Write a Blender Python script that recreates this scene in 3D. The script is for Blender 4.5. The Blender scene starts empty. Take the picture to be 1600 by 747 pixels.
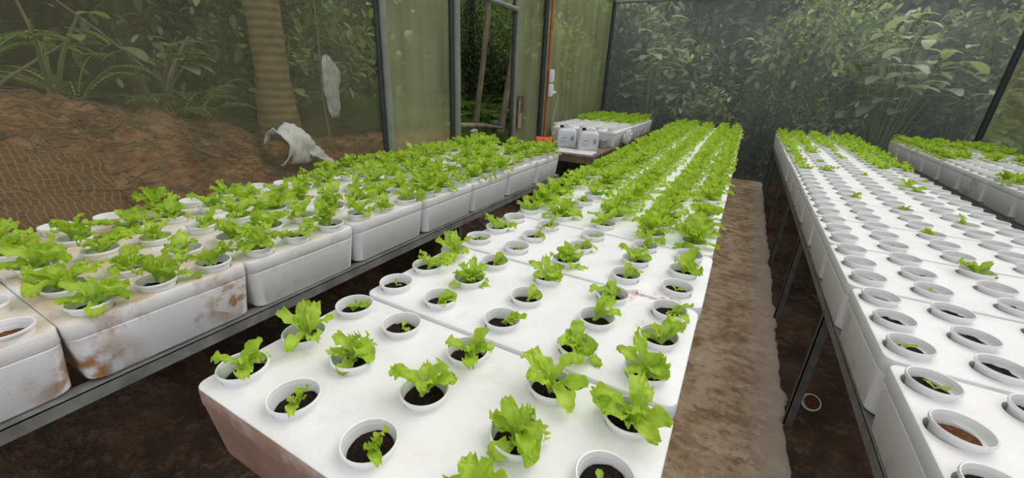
import bpy, bmesh, math, random
from mathutils import Vector, Matrix, noise
C = bpy.context.scene.collection
PI = math.pi
rnd = random.Random(7)
ORD = ['first', 'second', 'third', 'fourth', 'fifth', 'sixth', 'seventh', 'eighth', 'ninth', 'tenth', 'eleventh', 'twelfth',
       'thirteenth', 'fourteenth', 'fifteenth']

# ------------------------------------------------------------------ camera
CAM_Z = 1.515
yaw, pitch, roll, fpx = -0.48886897, 0.3807243, 0.04413076, 637.79
F = Vector((math.sin(yaw) * math.cos(pitch), math.cos(yaw) * math.cos(pitch), -math.sin(pitch)))
R0 = Vector((math.cos(yaw), -math.sin(yaw), 0)); U0 = R0.cross(F)
Rr = math.cos(roll) * R0 + math.sin(roll) * U0; Ur = -math.sin(roll) * R0 + math.cos(roll) * U0
cd = bpy.data.cameras.new('camera'); cam = bpy.data.objects.new('camera', cd); C.objects.link(cam)
cam.matrix_world = Matrix(((Rr.x, Ur.x, -F.x, 0), (Rr.y, Ur.y, -F.y, 0), (Rr.z, Ur.z, -F.z, CAM_Z), (0, 0, 0, 1)))
cd.sensor_width = 36; cd.lens = 36 * fpx / 1600; cd.clip_start = .02; cd.clip_end = 200
bpy.context.scene.camera = cam

# ------------------------------------------------------------------ materials
def mat(name):
    m = bpy.data.materials.new(name); m.use_nodes = True
    nt = m.node_tree; nt.nodes.clear()
    out = nt.nodes.new('ShaderNodeOutputMaterial')
    return m, nt, out
def N(nt, t, **kw):
    n = nt.nodes.new(t)
    for k, v in kw.items():
        if k[0] == '_': n.inputs[k[1:].replace('_', ' ')].default_value = v
        else: setattr(n, k, v)
    return n
def ramp(nt, fac, stops):
    r = nt.nodes.new('ShaderNodeValToRGB'); e = r.color_ramp.elements
    while len(e) < len(stops): e.new(.5)
    for i, (p, c) in enumerate(stops):
        e[i].position = p; e[i].color = (*c, 1) if len(c) == 3 else c
    nt.links.new(fac, r.inputs[0]); return r.outputs[0]
def mixc(nt, f, a, b, mode='MIX'):
    m = nt.nodes.new('ShaderNodeMix'); m.data_type = 'RGBA'; m.blend_type = mode
    for s, v in ((0, f), (6, a), (7, b)):
        if hasattr(v, 'is_linked') or hasattr(v, 'links'): nt.links.new(v, m.inputs[s])
        elif s == 0: m.inputs[0].default_value = v
        else: m.inputs[s].default_value = (*v, 1)
    return m.outputs[2]
def math_(nt, op, a, b=None, clamp=False):
    m = nt.nodes.new('ShaderNodeMath'); m.operation = op; m.use_clamp = clamp
    for i, v in enumerate((a, b)):
        if v is None: continue
        if hasattr(v, 'links'): nt.links.new(v, m.inputs[i])
        else: m.inputs[i].default_value = v
    return m.outputs[0]
def noisetex(nt, scale, detail=4, rough=.55, coord='Object', mscale=None, dist=0):
    tc = nt.nodes.new('ShaderNodeTexCoord'); src = tc.outputs[coord]
    if coord == 'World': pass
    if mscale:
        mp = nt.nodes.new('ShaderNodeMapping'); mp.inputs['Scale'].default_value = mscale
        nt.links.new(src, mp.inputs[0]); src = mp.outputs[0]
    n = N(nt, 'ShaderNodeTexNoise', _Scale=scale, _Detail=detail, _Roughness=rough, _Distortion=dist)
    nt.links.new(src, n.inputs['Vector']); return n.outputs['Fac']
def worldnoise(nt, scale, detail=4, mscale=(1, 1, 1), rough=.55):
    g = nt.nodes.new('ShaderNodeNewGeometry'); mp = nt.nodes.new('ShaderNodeMapping'); mp.inputs['Scale'].default_value = mscale
    nt.links.new(g.outputs['Position'], mp.inputs[0])
    n = N(nt, 'ShaderNodeTexNoise', _Scale=scale, _Detail=detail, _Roughness=rough)
    nt.links.new(mp.outputs[0], n.inputs['Vector']); return n.outputs['Fac']
def principled(nt, out, col, rough=.5, spec=.5, bump=None, bstr=.3, bdist=.01, metal=0):
    p = N(nt, 'ShaderNodeBsdfPrincipled', _Roughness=rough, _Metallic=metal)
    p.inputs['Specular IOR Level'].default_value = spec
    if hasattr(col, 'links'): nt.links.new(col, p.inputs['Base Color'])
    else: p.inputs['Base Color'].default_value = (*col, 1)
    if bump is not None:
        b = N(nt, 'ShaderNodeBump', _Strength=bstr, _Distance=bdist); nt.links.new(bump, b.inputs['Height'])
        nt.links.new(b.outputs[0], p.inputs['Normal'])
    nt.links.new(p.outputs[0], out.inputs[0]); return p
def plain(name, col, rough=.5, spec=.4, nscale=30, var=.15, bstr=.1, metal=0):
    m, nt, out = mat(name)
    f = noisetex(nt, nscale)
    c = ramp(nt, f, [(.3, tuple(x * (1 - var) for x in col)), (.7, tuple(min(1, x * (1 + var)) for x in col))])
    principled(nt, out, c, rough, spec, f, bstr, .004, metal); return m

# foam: white beads; obj.color = (top stain amount, mud amount, moss amount)
def foam():
    m, nt, out = mat('white_foam')
    oi = nt.nodes.new('ShaderNodeObjectInfo'); sep = nt.nodes.new('ShaderNodeSeparateColor'); nt.links.new(oi.outputs['Color'], sep.inputs[0])
    base = ramp(nt, worldnoise(nt, 5, 3), [(.3, (.80, .80, .80)), (.7, (.87, .87, .875))])
    st = worldnoise(nt, 7, 6, rough=.65)
    gn = nt.nodes.new('ShaderNodeNewGeometry'); sn = nt.nodes.new('ShaderNodeSeparateXYZ'); nt.links.new(gn.outputs['Normal'], sn.inputs[0])
    upf = nt.nodes.new('ShaderNodeMapRange'); upf.inputs[1].default_value = .3; upf.inputs[2].default_value = .9; upf.inputs[3].default_value = .12; nt.links.new(sn.outputs[2], upf.inputs[0])
    stf = math_(nt, 'MULTIPLY', math_(nt, 'MULTIPLY', ramp(nt, st, [(.30, (0, 0, 0)), (.60, (1, 1, 1))]), sep.outputs[0]), upf.outputs[0])
    c = mixc(nt, stf, base, (.56, .40, .24))
    # speckle of grit, everywhere a little
    sp = worldnoise(nt, 160, 2); spf = ramp(nt, sp, [(.66, (0, 0, 0)), (.74, (1, 1, 1))])
    pat = ramp(nt, worldnoise(nt, 4, 3), [(.42, (0, 0, 0)), (.7, (1, 1, 1))])
    spf = math_(nt, 'MULTIPLY', math_(nt, 'MULTIPLY', spf, pat), .45)
    c = mixc(nt, spf, c, (.34, .27, .20))
    # rust streaks / mud
    mu = worldnoise(nt, 9, 6, (1, 1, .8), .7)
    muf = math_(nt, 'MULTIPLY', ramp(nt, mu, [(.53, (0, 0, 0)), (.68, (1, 1, 1))]), sep.outputs[1])
    c = mixc(nt, muf, c, (.42, .22, .10))
    def patch(pos, r, sc, lo, hi, col, c):
        v = nt.nodes.new('ShaderNodeVectorMath'); v.operation = 'DISTANCE'; nt.links.new(gn.outputs['Position'], v.inputs[0]); v.inputs[1].default_value = pos
        mr = nt.nodes.new('ShaderNodeMapRange'); mr.inputs[1].default_value = r; mr.inputs[2].default_value = r * .3; nt.links.new(v.outputs['Value'], mr.inputs[0])
        f = math_(nt, 'MULTIPLY', mr.outputs[0], ramp(nt, worldnoise(nt, sc, 4), [(lo, (0, 0, 0)), (hi, (1, 1, 1))])); return mixc(nt, f, c, col)
    c = patch((-.225, 1.21, .865), .045, 50, .46, .54, (.55, .25, .12), c); c = patch((-.19, 1.25, .865), .03, 60, .46, .54, (.55, .25, .12), c)
    c = patch((-.10, 1.255, .865), .07, 60, .50, .58, (.55, .32, .18), c)
    c = patch((-.118, 1.065, .865), .042, 230, .52, .56, (.32, .22, .14), c)
    c = patch((-1.43, .25, .70), .14, 16, .42, .58, (.40, .20, .07), c); c = patch((-1.43, .62, .76), .10, 22, .5, .6, (.50, .30, .14), c)
    c = patch((-1.89, .20, .865), .06, 120, .5, .56, (.16, .09, .05), c)
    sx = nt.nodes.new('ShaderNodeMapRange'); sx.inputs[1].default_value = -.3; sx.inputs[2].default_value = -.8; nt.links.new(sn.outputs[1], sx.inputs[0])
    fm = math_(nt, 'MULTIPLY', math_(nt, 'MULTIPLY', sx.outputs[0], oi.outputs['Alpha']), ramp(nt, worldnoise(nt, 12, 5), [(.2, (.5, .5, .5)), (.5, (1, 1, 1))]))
    c = mixc(nt, fm, c, (.34, .21, .15))  # near-facing lid edge: mud film plus painted shade, gated by alpha
    ms = worldnoise(nt, 6, 4, (1, 1, 3))
    msf = math_(nt, 'MULTIPLY', ramp(nt, ms, [(.48, (0, 0, 0)), (.7, (1, 1, 1))]), sep.outputs[2])
    c = mixc(nt, msf, c, (.46, .50, .26))
    bd = nt.nodes.new('ShaderNodeTexVoronoi'); bd.inputs['Scale'].default_value = 160
    g = nt.nodes.new('ShaderNodeNewGeometry'); nt.links.new(g.outputs['Position'], bd.inputs['Vector'])
    principled(nt, out, c, .55, .3, bd.outputs['Distance'], .12, .003); return m
M_FOAM = foam()
def mud_and_shade():
    m, nt, out = mat('mud_and_shade_foam')  # brown mixes a mud film with painted shade and ground bounce
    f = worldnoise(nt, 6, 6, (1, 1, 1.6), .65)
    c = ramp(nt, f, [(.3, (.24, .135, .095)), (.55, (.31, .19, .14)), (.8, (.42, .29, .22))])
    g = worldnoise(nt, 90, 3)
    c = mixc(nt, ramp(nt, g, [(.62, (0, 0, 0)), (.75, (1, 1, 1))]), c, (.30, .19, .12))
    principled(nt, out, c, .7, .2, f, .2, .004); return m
M_MUD_SHADE = mud_and_shade()
def cupmat():
    m, nt, out = mat('white_cup_plastic')
    f = noisetex(nt, 25)
    c = ramp(nt, f, [(.3, (.79, .79, .78)), (.7, (.85, .85, .85))])
    p = principled(nt, out, c, .32, .45, None)
    p.inputs['Subsurface Weight'].default_value = 0
    return m
M_CUP = cupmat()
M_SOIL = plain('potting_mix', (.018, .012, .009), .95, .1, 90, .7, .8)
M_SOILRED = plain('coir_mix', (.13, .055, .025), .95, .1, 80, .6, .8)
def leafmat(name, dark, light, pale, trans, rough=.42, spec=.35, tw=.45, nsc=14):
    m, nt, out = mat(name)
    f = worldnoise(nt, nsc, 3)
    c = ramp(nt, f, [(.3, dark), (.7, light)])
    at = nt.nodes.new('ShaderNodeAttribute'); at.attribute_name = 'tint'
    sep = nt.nodes.new('ShaderNodeSeparateColor'); nt.links.new(at.outputs['Color'], sep.inputs[0])
    c = mixc(nt, sep.outputs[0], c, pale)
    p = N(nt, 'ShaderNodeBsdfPrincipled', _Roughness=rough); p.inputs['Specular IOR Level'].default_value = spec
    nt.links.new(c, p.inputs['Base Color'])
    t = nt.nodes.new('ShaderNodeBsdfTranslucent')
    c2 = mixc(nt, 1, c, trans, 'MULTIPLY'); nt.links.new(c2, t.inputs[0])
    b = N(nt, 'ShaderNodeBump', _Strength=.25, _Distance=.004); nt.links.new(worldnoise(nt, 110, 2), b.inputs['Height'])
    nt.links.new(b.outputs[0], p.inputs['Normal'])
    mx = nt.nodes.new('ShaderNodeMixShader'); mx.inputs[0].default_value = tw
    nt.links.new(p.outputs[0], mx.inputs[1]); nt.links.new(t.outputs[0], mx.inputs[2]); nt.links.new(mx.outputs[0], out.inputs[0])
    return m
M_LET = leafmat('lettuce_leaf', (.36, .55, .035), (.56, .74, .10), (.68, .80, .32), (1.1, 1.1, .6))
M_LETF = leafmat('lettuce_leaf_young', (.30, .58, .03), (.46, .72, .07), (.6, .8, .3), (1.1, 1.1, .7))
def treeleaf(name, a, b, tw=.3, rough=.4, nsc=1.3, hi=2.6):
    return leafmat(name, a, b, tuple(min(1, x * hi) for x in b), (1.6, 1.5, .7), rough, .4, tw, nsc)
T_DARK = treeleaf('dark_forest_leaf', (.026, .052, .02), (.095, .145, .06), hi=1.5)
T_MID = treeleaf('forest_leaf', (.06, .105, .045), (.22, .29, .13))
T_PALE = treeleaf('pale_broad_leaf', (.20, .30, .15), (.42, .52, .32), .35, .35)
T_YEL = treeleaf('yellow_green_leaf', (.10, .16, .03), (.24, .30, .06), .4)
T_FERN = treeleaf('fern_leaf', (.08, .15, .035), (.24, .34, .10))
T_GRASS = treeleaf('grass_blade', (.06, .13, .02), (.13, .24, .04))
def bark(name, a, b, zs=1, ring=False):
    m, nt, out = mat(name)
    f = noisetex(nt, 9, 5, .6, 'Object', (1, 1, zs))
    if ring:
        w = N(nt, 'ShaderNodeTexWave', _Scale=5.5, _Distortion=1.2); w.wave_type = 'BANDS'; w.bands_direction = 'Z'
        tc = nt.nodes.new('ShaderNodeTexCoord'); nt.links.new(tc.outputs['Object'], w.inputs['Vector'])
        f = math_(nt, 'ADD', math_(nt, 'MULTIPLY', f, .78), math_(nt, 'MULTIPLY', w.outputs['Fac'], .22))
    c = ramp(nt, f, [(.25, a), (.75, b)])
    principled(nt, out, c, .9, .15, f, .6, .02); return m
M_BARK = bark('tree_bark', (.03, .024, .017), (.13, .105, .075), .35)
M_PALE_BARK = bark('pale_bark', (.10, .075, .05), (.42, .36, .27), .5)
M_PALM = bark('ringed_palm_bark', (.11, .075, .035), (.34, .26, .13), 1, True)
M_TWIG = plain('dry_twig', (.23, .18, .11), .85, .1)
M_DEAD = plain('dead_leaf', (.22, .15, .08), .8, .2)
def dirt():
    m, nt, out = mat('dark_wet_soil')
    a = worldnoise(nt, 1.7, 6, rough=.65); b = worldnoise(nt, 14, 6, rough=.7)
    c = ramp(nt, a, [(.35, (.04, .027, .019)), (.5, (.085, .053, .034)), (.65, (.16, .10, .065))])
    c = mixc(nt, ramp(nt, b, [(.5, (0, 0, 0)), (.66, (1, 1, 1))]), c, (.20, .135, .09))
    h = math_(nt, 'ADD', a, b)
    principled(nt, out, c, .8, .25, h, .9, .06); return m
M_DIRT = dirt()
def pathm():
    m, nt, out = mat('worn_concrete_path')
    a = worldnoise(nt, 3.4, 7, (1, 1, 1), .68); b = worldnoise(nt, 13, 7, (1, 1.2, 1), .72); d = worldnoise(nt, 70, 3)
    c = ramp(nt, a, [(.32, (.26, .16, .085)), (.46, (.46, .31, .19)), (.58, (.62, .47, .31)), (.72, (.74, .63, .48))])
    c = mixc(nt, ramp(nt, b, [(.50, (0, 0, 0)), (.62, (.65, .65, .65))]), c, (.22, .135, .075))
    c = mixc(nt, ramp(nt, b, [(.34, (.7, .7, .7)), (.45, (0, 0, 0))]), c, (.70, .61, .49))
    c = mixc(nt, ramp(nt, d, [(.62, (0, 0, 0)), (.72, (.6, .6, .6))]), c, (.20, .14, .09))
    fl = worldnoise(nt, 5.5, 8, (.85, 1.2, 1), .70)
    c = mixc(nt, ramp(nt, fl, [(.54, (0, 0, 0)), (.59, (.7, .7, .7))]), c, (.62, .50, .36))
    c = mixc(nt, ramp(nt, fl, [(.40, (.8, .8, .8)), (.445, (0, 0, 0))]), c, (.26, .16, .09))
    b = math_(nt, 'ADD', b, math_(nt, 'MULTIPLY', fl, .9))
    gp = nt.nodes.new('ShaderNodeNewGeometry'); sp_ = nt.nodes.new('ShaderNodeSeparateXYZ'); nt.links.new(gp.outputs['Position'], sp_.inputs[0])
    ex = nt.nodes.new('ShaderNodeMapRange'); ex.inputs[1].default_value = .28; ex.inputs[2].default_value = .48; nt.links.new(sp_.outputs[0], ex.inputs[0])
    c = mixc(nt, math_(nt, 'MULTIPLY', ex.outputs[0], ramp(nt, b, [(.4, (.2, .2, .2)), (.6, (.85, .85, .85))])), c, (.60, .53, .44))
    h = math_(nt, 'ADD', math_(nt, 'MULTIPLY', a, .6), b)
    principled(nt, out, c, .85, .2, h, .8, .025); return m
M_PATH = pathm()
def bankm():
    m, nt, out = mat('red_earth')
    a = worldnoise(nt, 2.6, 6, (1, 1, 1.4), .65); b = worldnoise(nt, 15, 6, (.7, .7, 1.4), .72)
    c = ramp(nt, a, [(.35, (.17, .075, .034)), (.5, (.40, .18, .08)), (.64, (.56, .28, .14))])
    c = mixc(nt, ramp(nt, b, [(.5, (0, 0, 0)), (.64, (.9, .9, .9))]), c, (.52, .33, .18))
    c = mixc(nt, ramp(nt, b, [(.36, (.9, .9, .9)), (.46, (0, 0, 0))]), c, (.05, .028, .016))
    # beyond the crest: leaf litter and green growth
    g = nt.nodes.new('ShaderNodeNewGeometry'); s = nt.nodes.new('ShaderNodeSeparateXYZ'); nt.links.new(g.outputs['Position'], s.inputs[0])
    far = nt.nodes.new('ShaderNodeMapRange'); far.inputs[1].default_value = -3.15; far.inputs[2].default_value = -3.6
    nt.links.new(s.outputs[0], far.inputs[0])
    yy = nt.nodes.new('ShaderNodeMapRange'); yy.inputs[1].default_value = 3.6; yy.inputs[2].default_value = 4.6
    nt.links.new(s.outputs[1], yy.inputs[0])
    gr = ramp(nt, worldnoise(nt, 5, 5), [(.35, (.035, .03, .014)), (.6, (.06, .075, .025))])
    c = mixc(nt, far.outputs[0], c, gr)
    gr2 = ramp(nt, worldnoise(nt, 4, 5), [(.4, (.05, .08, .02)), (.65, (.09, .15, .03))])
    c = mixc(nt, yy.outputs[0], c, gr2)
    principled(nt, out, c, .9, .1, math_(nt, 'ADD', a, b), 1, .06); return m
M_BANK = bankm()
def netm(name, col, tcol, dens, streak):
    """fine insect netting: a share of each pixel is thread, the rest is hole"""
    m, nt, out = mat(name)
    a = worldnoise(nt, 1.2, 4, (4, 4, .35)); b = worldnoise(nt, 1.6, 3)
    f = math_(nt, 'ADD', math_(nt, 'MULTIPLY', a, .6), math_(nt, 'MULTIPLY', b, .4))
    lo, hi = (.35, .65)
    c = ramp(nt, f, [(lo, tuple(x * (1 - streak) for x in col)), (hi, tuple(min(1, x * (1 + streak)) for x in col))])
    c2 = ramp(nt, f, [(lo, tuple(x * (1 - streak) for x in tcol)), (hi, tuple(min(1, x * (1 + streak)) for x in tcol))])
    d = nt.nodes.new('ShaderNodeBsdfDiffuse'); nt.links.new(c, d.inputs[0])
    t = nt.nodes.new('ShaderNodeBsdfTranslucent'); nt.links.new(c2, t.inputs[0])
    ad = nt.nodes.new('ShaderNodeMixShader'); ad.inputs[0].default_value = .5
    nt.links.new(d.outputs[0], ad.inputs[1]); nt.links.new(t.outputs[0], ad.inputs[2])
    tr = nt.nodes.new('ShaderNodeBsdfTransparent')
    mx = nt.nodes.new('ShaderNodeMixShader')
    dn = ramp(nt, f, [(.3, (dens * .9,) * 3), (.7, (min(1, dens * 1.1),) * 3)])
    nt.links.new(dn, mx.inputs[0]); nt.links.new(tr.outputs[0], mx.inputs[1]); nt.links.new(ad.outputs[0], mx.inputs[2])
    nt.links.new(mx.outputs[0], out.inputs[0]); return m
NET_L = netm('olive_side_net', (.30, .295, .20), (.33, .325, .21), .34, .15)
NET_LF = netm('mossy_side_net', (.46, .48, .30), (.66, .70, .36), .60, .22)
NET_B = netm('grey_back_net', (.46, .475, .48), (.58, .60, .61), .29, .10)
NET_R = netm('dusty_side_net', (.42, .43, .31), (.54, .56, .34), .5, .2)
M_POST = plain('greygreen_painted_pipe', (.20, .215, .175), .45, .4, 12, .15)
M_POSTD = plain('dark_steel_post', (.03, .033, .036), .5, .4, 12, .2)
M_STEEL = plain('grey_angle_steel', (.19, .19, .18), .5, .4, 14, .3)
M_STEELD = plain('dark_leg_steel', (.10, .095, .085), .55, .4, 14, .3)
M_ORANGE = plain('orange_conduit', (.42, .11, .045), .5, .4, 10, .15)
M_ORANGE2 = plain('orange_plastic', (.80, .10, .025), .35, .5, 20, .06)
M_WHITE = plain('white_plastic', (.78, .78, .76), .4, .4, 20, .05)
M_JERRY = plain('milky_white_plastic', (.74, .75, .77), .4, .4, 10, .05)
M_LABEL = plain('pale_label', (.66, .69, .72), .5, .3, 20, .04)
M_INK = plain('grey_print', (.30, .33, .37), .6, .2)
M_INKB = plain('blue_print', (.10, .25, .48), .6, .2)
M_INKR = plain('red_print', (.5, .22, .2), .6, .2)
M_BLACK = plain('black_plastic', (.015, .015, .016), .4, .4)
M_WOOD = plain('weathered_board', (.20, .145, .10), .75, .2, 16, .35, .4)
M_TIN = plain('green_tin_label', (.25, .36, .27), .4, .5, 20, .15)
M_TINM = plain('tin_metal', (.5, .5, .5), .35, .5, 20, .1, .05, .8)
M_RUST = plain('rusty_iron', (.13, .07, .05), .8, .2, 40, .4, .4)
M_SACK = plain('white_woven_sack', (.86, .85, .81), .7, .2, 50, .12, .3)
M_STUMP = plain('sawn_log_face', (.40, .28, .16), .8, .2, 30, .25, .3)
M_JUTE = None
def jute():
    m, nt, out = mat('jute_mesh')
    tc = nt.nodes.new('ShaderNodeTexCoord')
    b = nt.nodes.new('ShaderNodeTexBrick'); b.inputs['Scale'].default_value = 34; b.offset = .0
    b.inputs['Mortar Size'].default_value = .10; b.inputs['Color1'].default_value = (.14, .075, .036, 1); b.inputs['Color2'].default_value = (.19, .10, .05, 1)
    b.inputs['Mortar'].default_value = (.30, .18, .09, 1); b.inputs['Brick Width'].default_value = .8; b.inputs['Row Height'].default_value = 1.5
    nz = N(nt, 'ShaderNodeTexNoise', _Scale=4, _Detail=3)
    nt.links.new(tc.outputs['UV'], nz.inputs['Vector'])
    mp = nt.nodes.new('ShaderNodeVectorMath'); mp.operation = 'SCALE'; mp.inputs['Scale'].default_value = .10
    nt.links.new(nz.outputs['Color'], mp.inputs[0])
    ad = nt.nodes.new('ShaderNodeVectorMath'); ad.operation = 'ADD'
    nt.links.new(tc.outputs['UV'], ad.inputs[0]); nt.links.new(mp.outputs[0], ad.inputs[1])
    nt.links.new(ad.outputs[0], b.inputs['Vector'])
    principled(nt, out, b.outputs['Color'], .9, .1, b.outputs['Fac'], .8, .02); return m
M_JUTE = jute()
def bagm():
    m, nt, out = mat('thin_plastic_film')
    d = N(nt, 'ShaderNodeBsdfPrincipled', _Roughness=.25); d.inputs['Base Color'].default_value = (.8, .8, .8, 1)
    t = nt.nodes.new('ShaderNodeBsdfTransparent'); mx = nt.nodes.new('ShaderNodeMixShader')
    f = ramp(nt, noisetex(nt, 14, 3), [(.35, (.35,) * 3), (.65, (.8,) * 3)])
    nt.links.new(f, mx.inputs[0]); nt.links.new(t.outputs[0], mx.inputs[1]); nt.links.new(d.outputs[0], mx.inputs[2])
    nt.links.new(mx.outputs[0], out.inputs[0]); return m
M_BAG = bagm()

# ------------------------------------------------------------------ mesh helpers
def mesh(name, bm, mats, smooth=None):
    me = bpy.data.meshes.new(name); bm.normal_update(); bm.to_mesh(me); bm.free()
    for m in (mats if isinstance(mats, (list, tuple)) else [mats]): me.materials.append(m)
    if smooth is not None:
        for p in me.polygons: p.use_smooth = True
        if smooth < 3: me.set_sharp_from_angle(angle=smooth)
    return me
def link(name, me, parent=None, loc=(0, 0, 0), rot=(0, 0, 0)):
    o = bpy.data.objects.new(name, me); C.objects.link(o); o.location = loc; o.rotation_euler = rot
    if parent: o.parent = parent
    return o
def obj(name, bm, mats, parent=None, loc=(0, 0, 0), rot=(0, 0, 0), smooth=None):
    return link(name, mesh(name, bm, mats, smooth), parent, loc, rot)
def tag(o, label, cat, group=None, kind=None):
    o['label'] = label; o['category'] = cat
    if group: o['group'] = group
    if kind: o['kind'] = kind
    return o
def thing(name, label, cat, loc=(0, 0, 0), rz=0, group=None):
    o = bpy.data.objects.new(name, None); C.objects.link(o); o.location = loc; o.rotation_euler = (0, 0, rz)
    o.empty_display_size = .05
    return tag(o, label, cat, group)
def struct(name, bm, mats, smooth=None):
    o = obj(name, bm, mats, None, smooth=smooth); o['kind'] = 'structure'; return o
def box(bm, x0, x1, y0, y1, z0, z1, bev=0, mi=0):
    v = [bm.verts.new((x, y, z)) for z in (z0, z1) for y in (y0, y1) for x in (x0, x1)]
    fs = [bm.faces.new([v[i] for i in q]) for q in ((0, 2, 3, 1), (4, 5, 7, 6), (0, 1, 5, 4), (2, 6, 7, 3), (0, 4, 6, 2), (1, 3, 7, 5))]
    for f in fs: f.material_index = mi
    if bev:
        es = list({e for f in fs for e in f.edges})
        r = bmesh.ops.bevel(bm, geom=es, offset=bev, segments=2, affect='EDGES', profile=.5)
        for f in r['faces']: f.material_index = mi
def tube(bm, pts, radii, seg=8, cap=True, mi=0):
    pts = [Vector(p) for p in pts]
    if not isinstance(radii, (list, tuple)): radii = [radii] * len(pts)
    rings = []; prev = None
    for i, p in enumerate(pts):
        d = (pts[min(i + 1, len(pts) - 1)] - pts[max(i - 1, 0)])
        d = d.normalized() if d.length > 1e-9 else Vector((0, 0, 1))
        if prev is None:
            a = d.orthogonal().normalized()
        else:
            a = (prev - d * prev.dot(d)); a = a.normalized() if a.length > 1e-6 else d.orthogonal().normalized()
        prev = a; b = d.cross(a)
        rings.append([bm.verts.new(p + radii[i] * (math.cos(2 * PI * k / seg) * a + math.sin(2 * PI * k / seg) * b)) for k in range(seg)])
    for i in range(len(rings) - 1):
        for k in range(seg):
            f = bm.faces.new((rings[i][k], rings[i][(k + 1) % seg], rings[i + 1][(k + 1) % seg], rings[i + 1][k])); f.material_index = mi
    if cap:
        for r, rev in ((rings[0], True), (rings[-1], False)):
            f = bm.faces.new(list(reversed(r)) if rev else r); f.material_index = mi
def lathe(bm, prof, seg=28, c=(0, 0), closed_ends=True, mi=0):
    rings = [[bm.verts.new((c[0] + r * math.cos(2 * PI * k / seg), c[1] + r * math.sin(2 * PI * k / seg), z)) for k in range(seg)] for r, z in prof]
    for i in range(len(rings) - 1):
        for k in range(seg):
            f = bm.faces.new((rings[i][k], rings[i][(k + 1) % seg], rings[i + 1][(k + 1) % seg], rings[i + 1][k])); f.material_index = mi
    if closed_ends:
        for r in (rings[0], rings[-1]): bm.faces.new(r).material_index = mi
    bmesh.ops.recalc_face_normals(bm, faces=bm.faces)
def rrect(L, W, r, n=5):
    pts = []
    for cx, cy, a0 in ((L / 2 - r, W / 2 - r, 0), (-L / 2 + r, W / 2 - r, PI / 2), (-L / 2 + r, -W / 2 + r, PI), (L / 2 - r, -W / 2 + r, 1.5 * PI)):
        for k in range(n + 1):
            a = a0 + k * PI / 2 / n; pts.append((cx + r * math.cos(a), cy + r * math.sin(a)))
    return pts
def loops(bm, ls):
    rings = [[bm.verts.new(p) for p in l] for l in ls]; n = len(rings[0])
    for i in range(len(rings) - 1):
        for k in range(n): bm.faces.new((rings[i][k], rings[i][(k + 1) % n], rings[i + 1][(k + 1) % n], rings[i + 1][k]))
    return rings
def nz(p, s=1, off=0): return noise.noise(Vector(p) * s + Vector((off, off * 1.7, off * .3)))

# ------------------------------------------------------------------ foam boxes
LX, LY = .93, .468
LID_T, BOX_H, TOP = .046, .197, .865
HOLE_R = .0453
COLS = [.085, .36, .69, 1.035, 1.30]          # from one long end, in bed units
COLS = [c * .65 - LX / 2 for c in COLS]
ROWS = [-.234 + .08, -.234 + .233, -.234 + .394]
def lid_mesh(name, flip=False):
    bm = bmesh.new()
    cols = [-c for c in COLS] if flip else COLS
    zt, zb = 0, -LID_T
    outer = [rrect(LX - .008, LY - .008, .026), rrect(LX - .003, LY - .003, .028), rrect(LX, LY, .03), rrect(LX, LY, .03), rrect(LX - .006, LY - .006, .028)]
    zs = [zt, zt - .0015, zt - .006, zb + .004, zb]
    rings = loops(bm, [[(x, y, z) for x, y in l] for l, z in zip(outer, zs)])
    tops, bots = list(rings[0]), list(rings[-1])
    te = [bm.edges.get((rings[0][k], rings[0][k - 1])) for k in range(len(rings[0]))]
    be = [bm.edges.get((rings[-1][k], rings[-1][k - 1])) for k in range(len(rings[-1]))]
    for cx in cols:
        for cy in ROWS:
            n = 24
            h = loops(bm, [[(cx + (HOLE_R + d) * math.cos(2 * PI * k / n), cy + (HOLE_R + d) * math.sin(2 * PI * k / n), z) for k in range(n)] for z, d in ((zt, 0), (zb, -.003))])
            te += [bm.edges.get((h[0][k], h[0][k - 1])) for k in range(n)]
            be += [bm.edges.get((h[1][k], h[1][k - 1])) for k in range(n)]
    bmesh.ops.triangle_fill(bm, edges=te, use_beauty=True)
    bmesh.ops.triangle_fill(bm, edges=be, use_beauty=True)
    bmesh.ops.recalc_face_normals(bm, faces=bm.faces)
    return mesh(name, bm, M_FOAM, .7)
def body_mesh(name, m):
    bm = bmesh.new(); h = BOX_H - LID_T; tp = .014; w = .03
    spec = [(LX - 2 * tp - .02, LY - 2 * tp - .02, -h, .03), (LX - 2 * tp, LY - 2 * tp, -h + .01, .034), (LX - .004, LY - .004, -.004, .03), (LX - .010, LY - .010, 0, .028),
            (LX - 2 * w, LY - 2 * w, 0, .03), (LX - 2 * w - 2 * tp, LY - 2 * w - 2 * tp, -h + .03, .03)]
    r = loops(bm, [[(x, y, z) for x, y in rrect(a, b, rr)] for a, b, z, rr in spec])
    bm.faces.new(r[0]); bm.faces.new(r[-1]); bmesh.ops.recalc_face_normals(bm, faces=bm.faces)
    return mesh(name, bm, m, .7)
LID = {False: lid_mesh('lid'), True: lid_mesh('lid', True)}
BODY = body_mesh('body', M_FOAM); BODYM = body_mesh('body', M_MUD_SHADE)
box_src = {}
def foam_box(x, y, zt, label, group, flip=False, stain=(.05, .1, 0), side=None, body=None, rz=0):
    r = thing('foam_box', label, 'foam box', (x, y, zt - BOX_H), rz, group)
    b = link('body', body or BODY, r, (0, 0, BOX_H - LID_T - .0005)); l = link('lid', LID[flip], r, (0, 0, BOX_H))
    l.color = (*stain, 1 if body else 0); b.color = (*(side or (stain[0] * .2, stain[1], stain[2] * .3)), 0)
    return r

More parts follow.
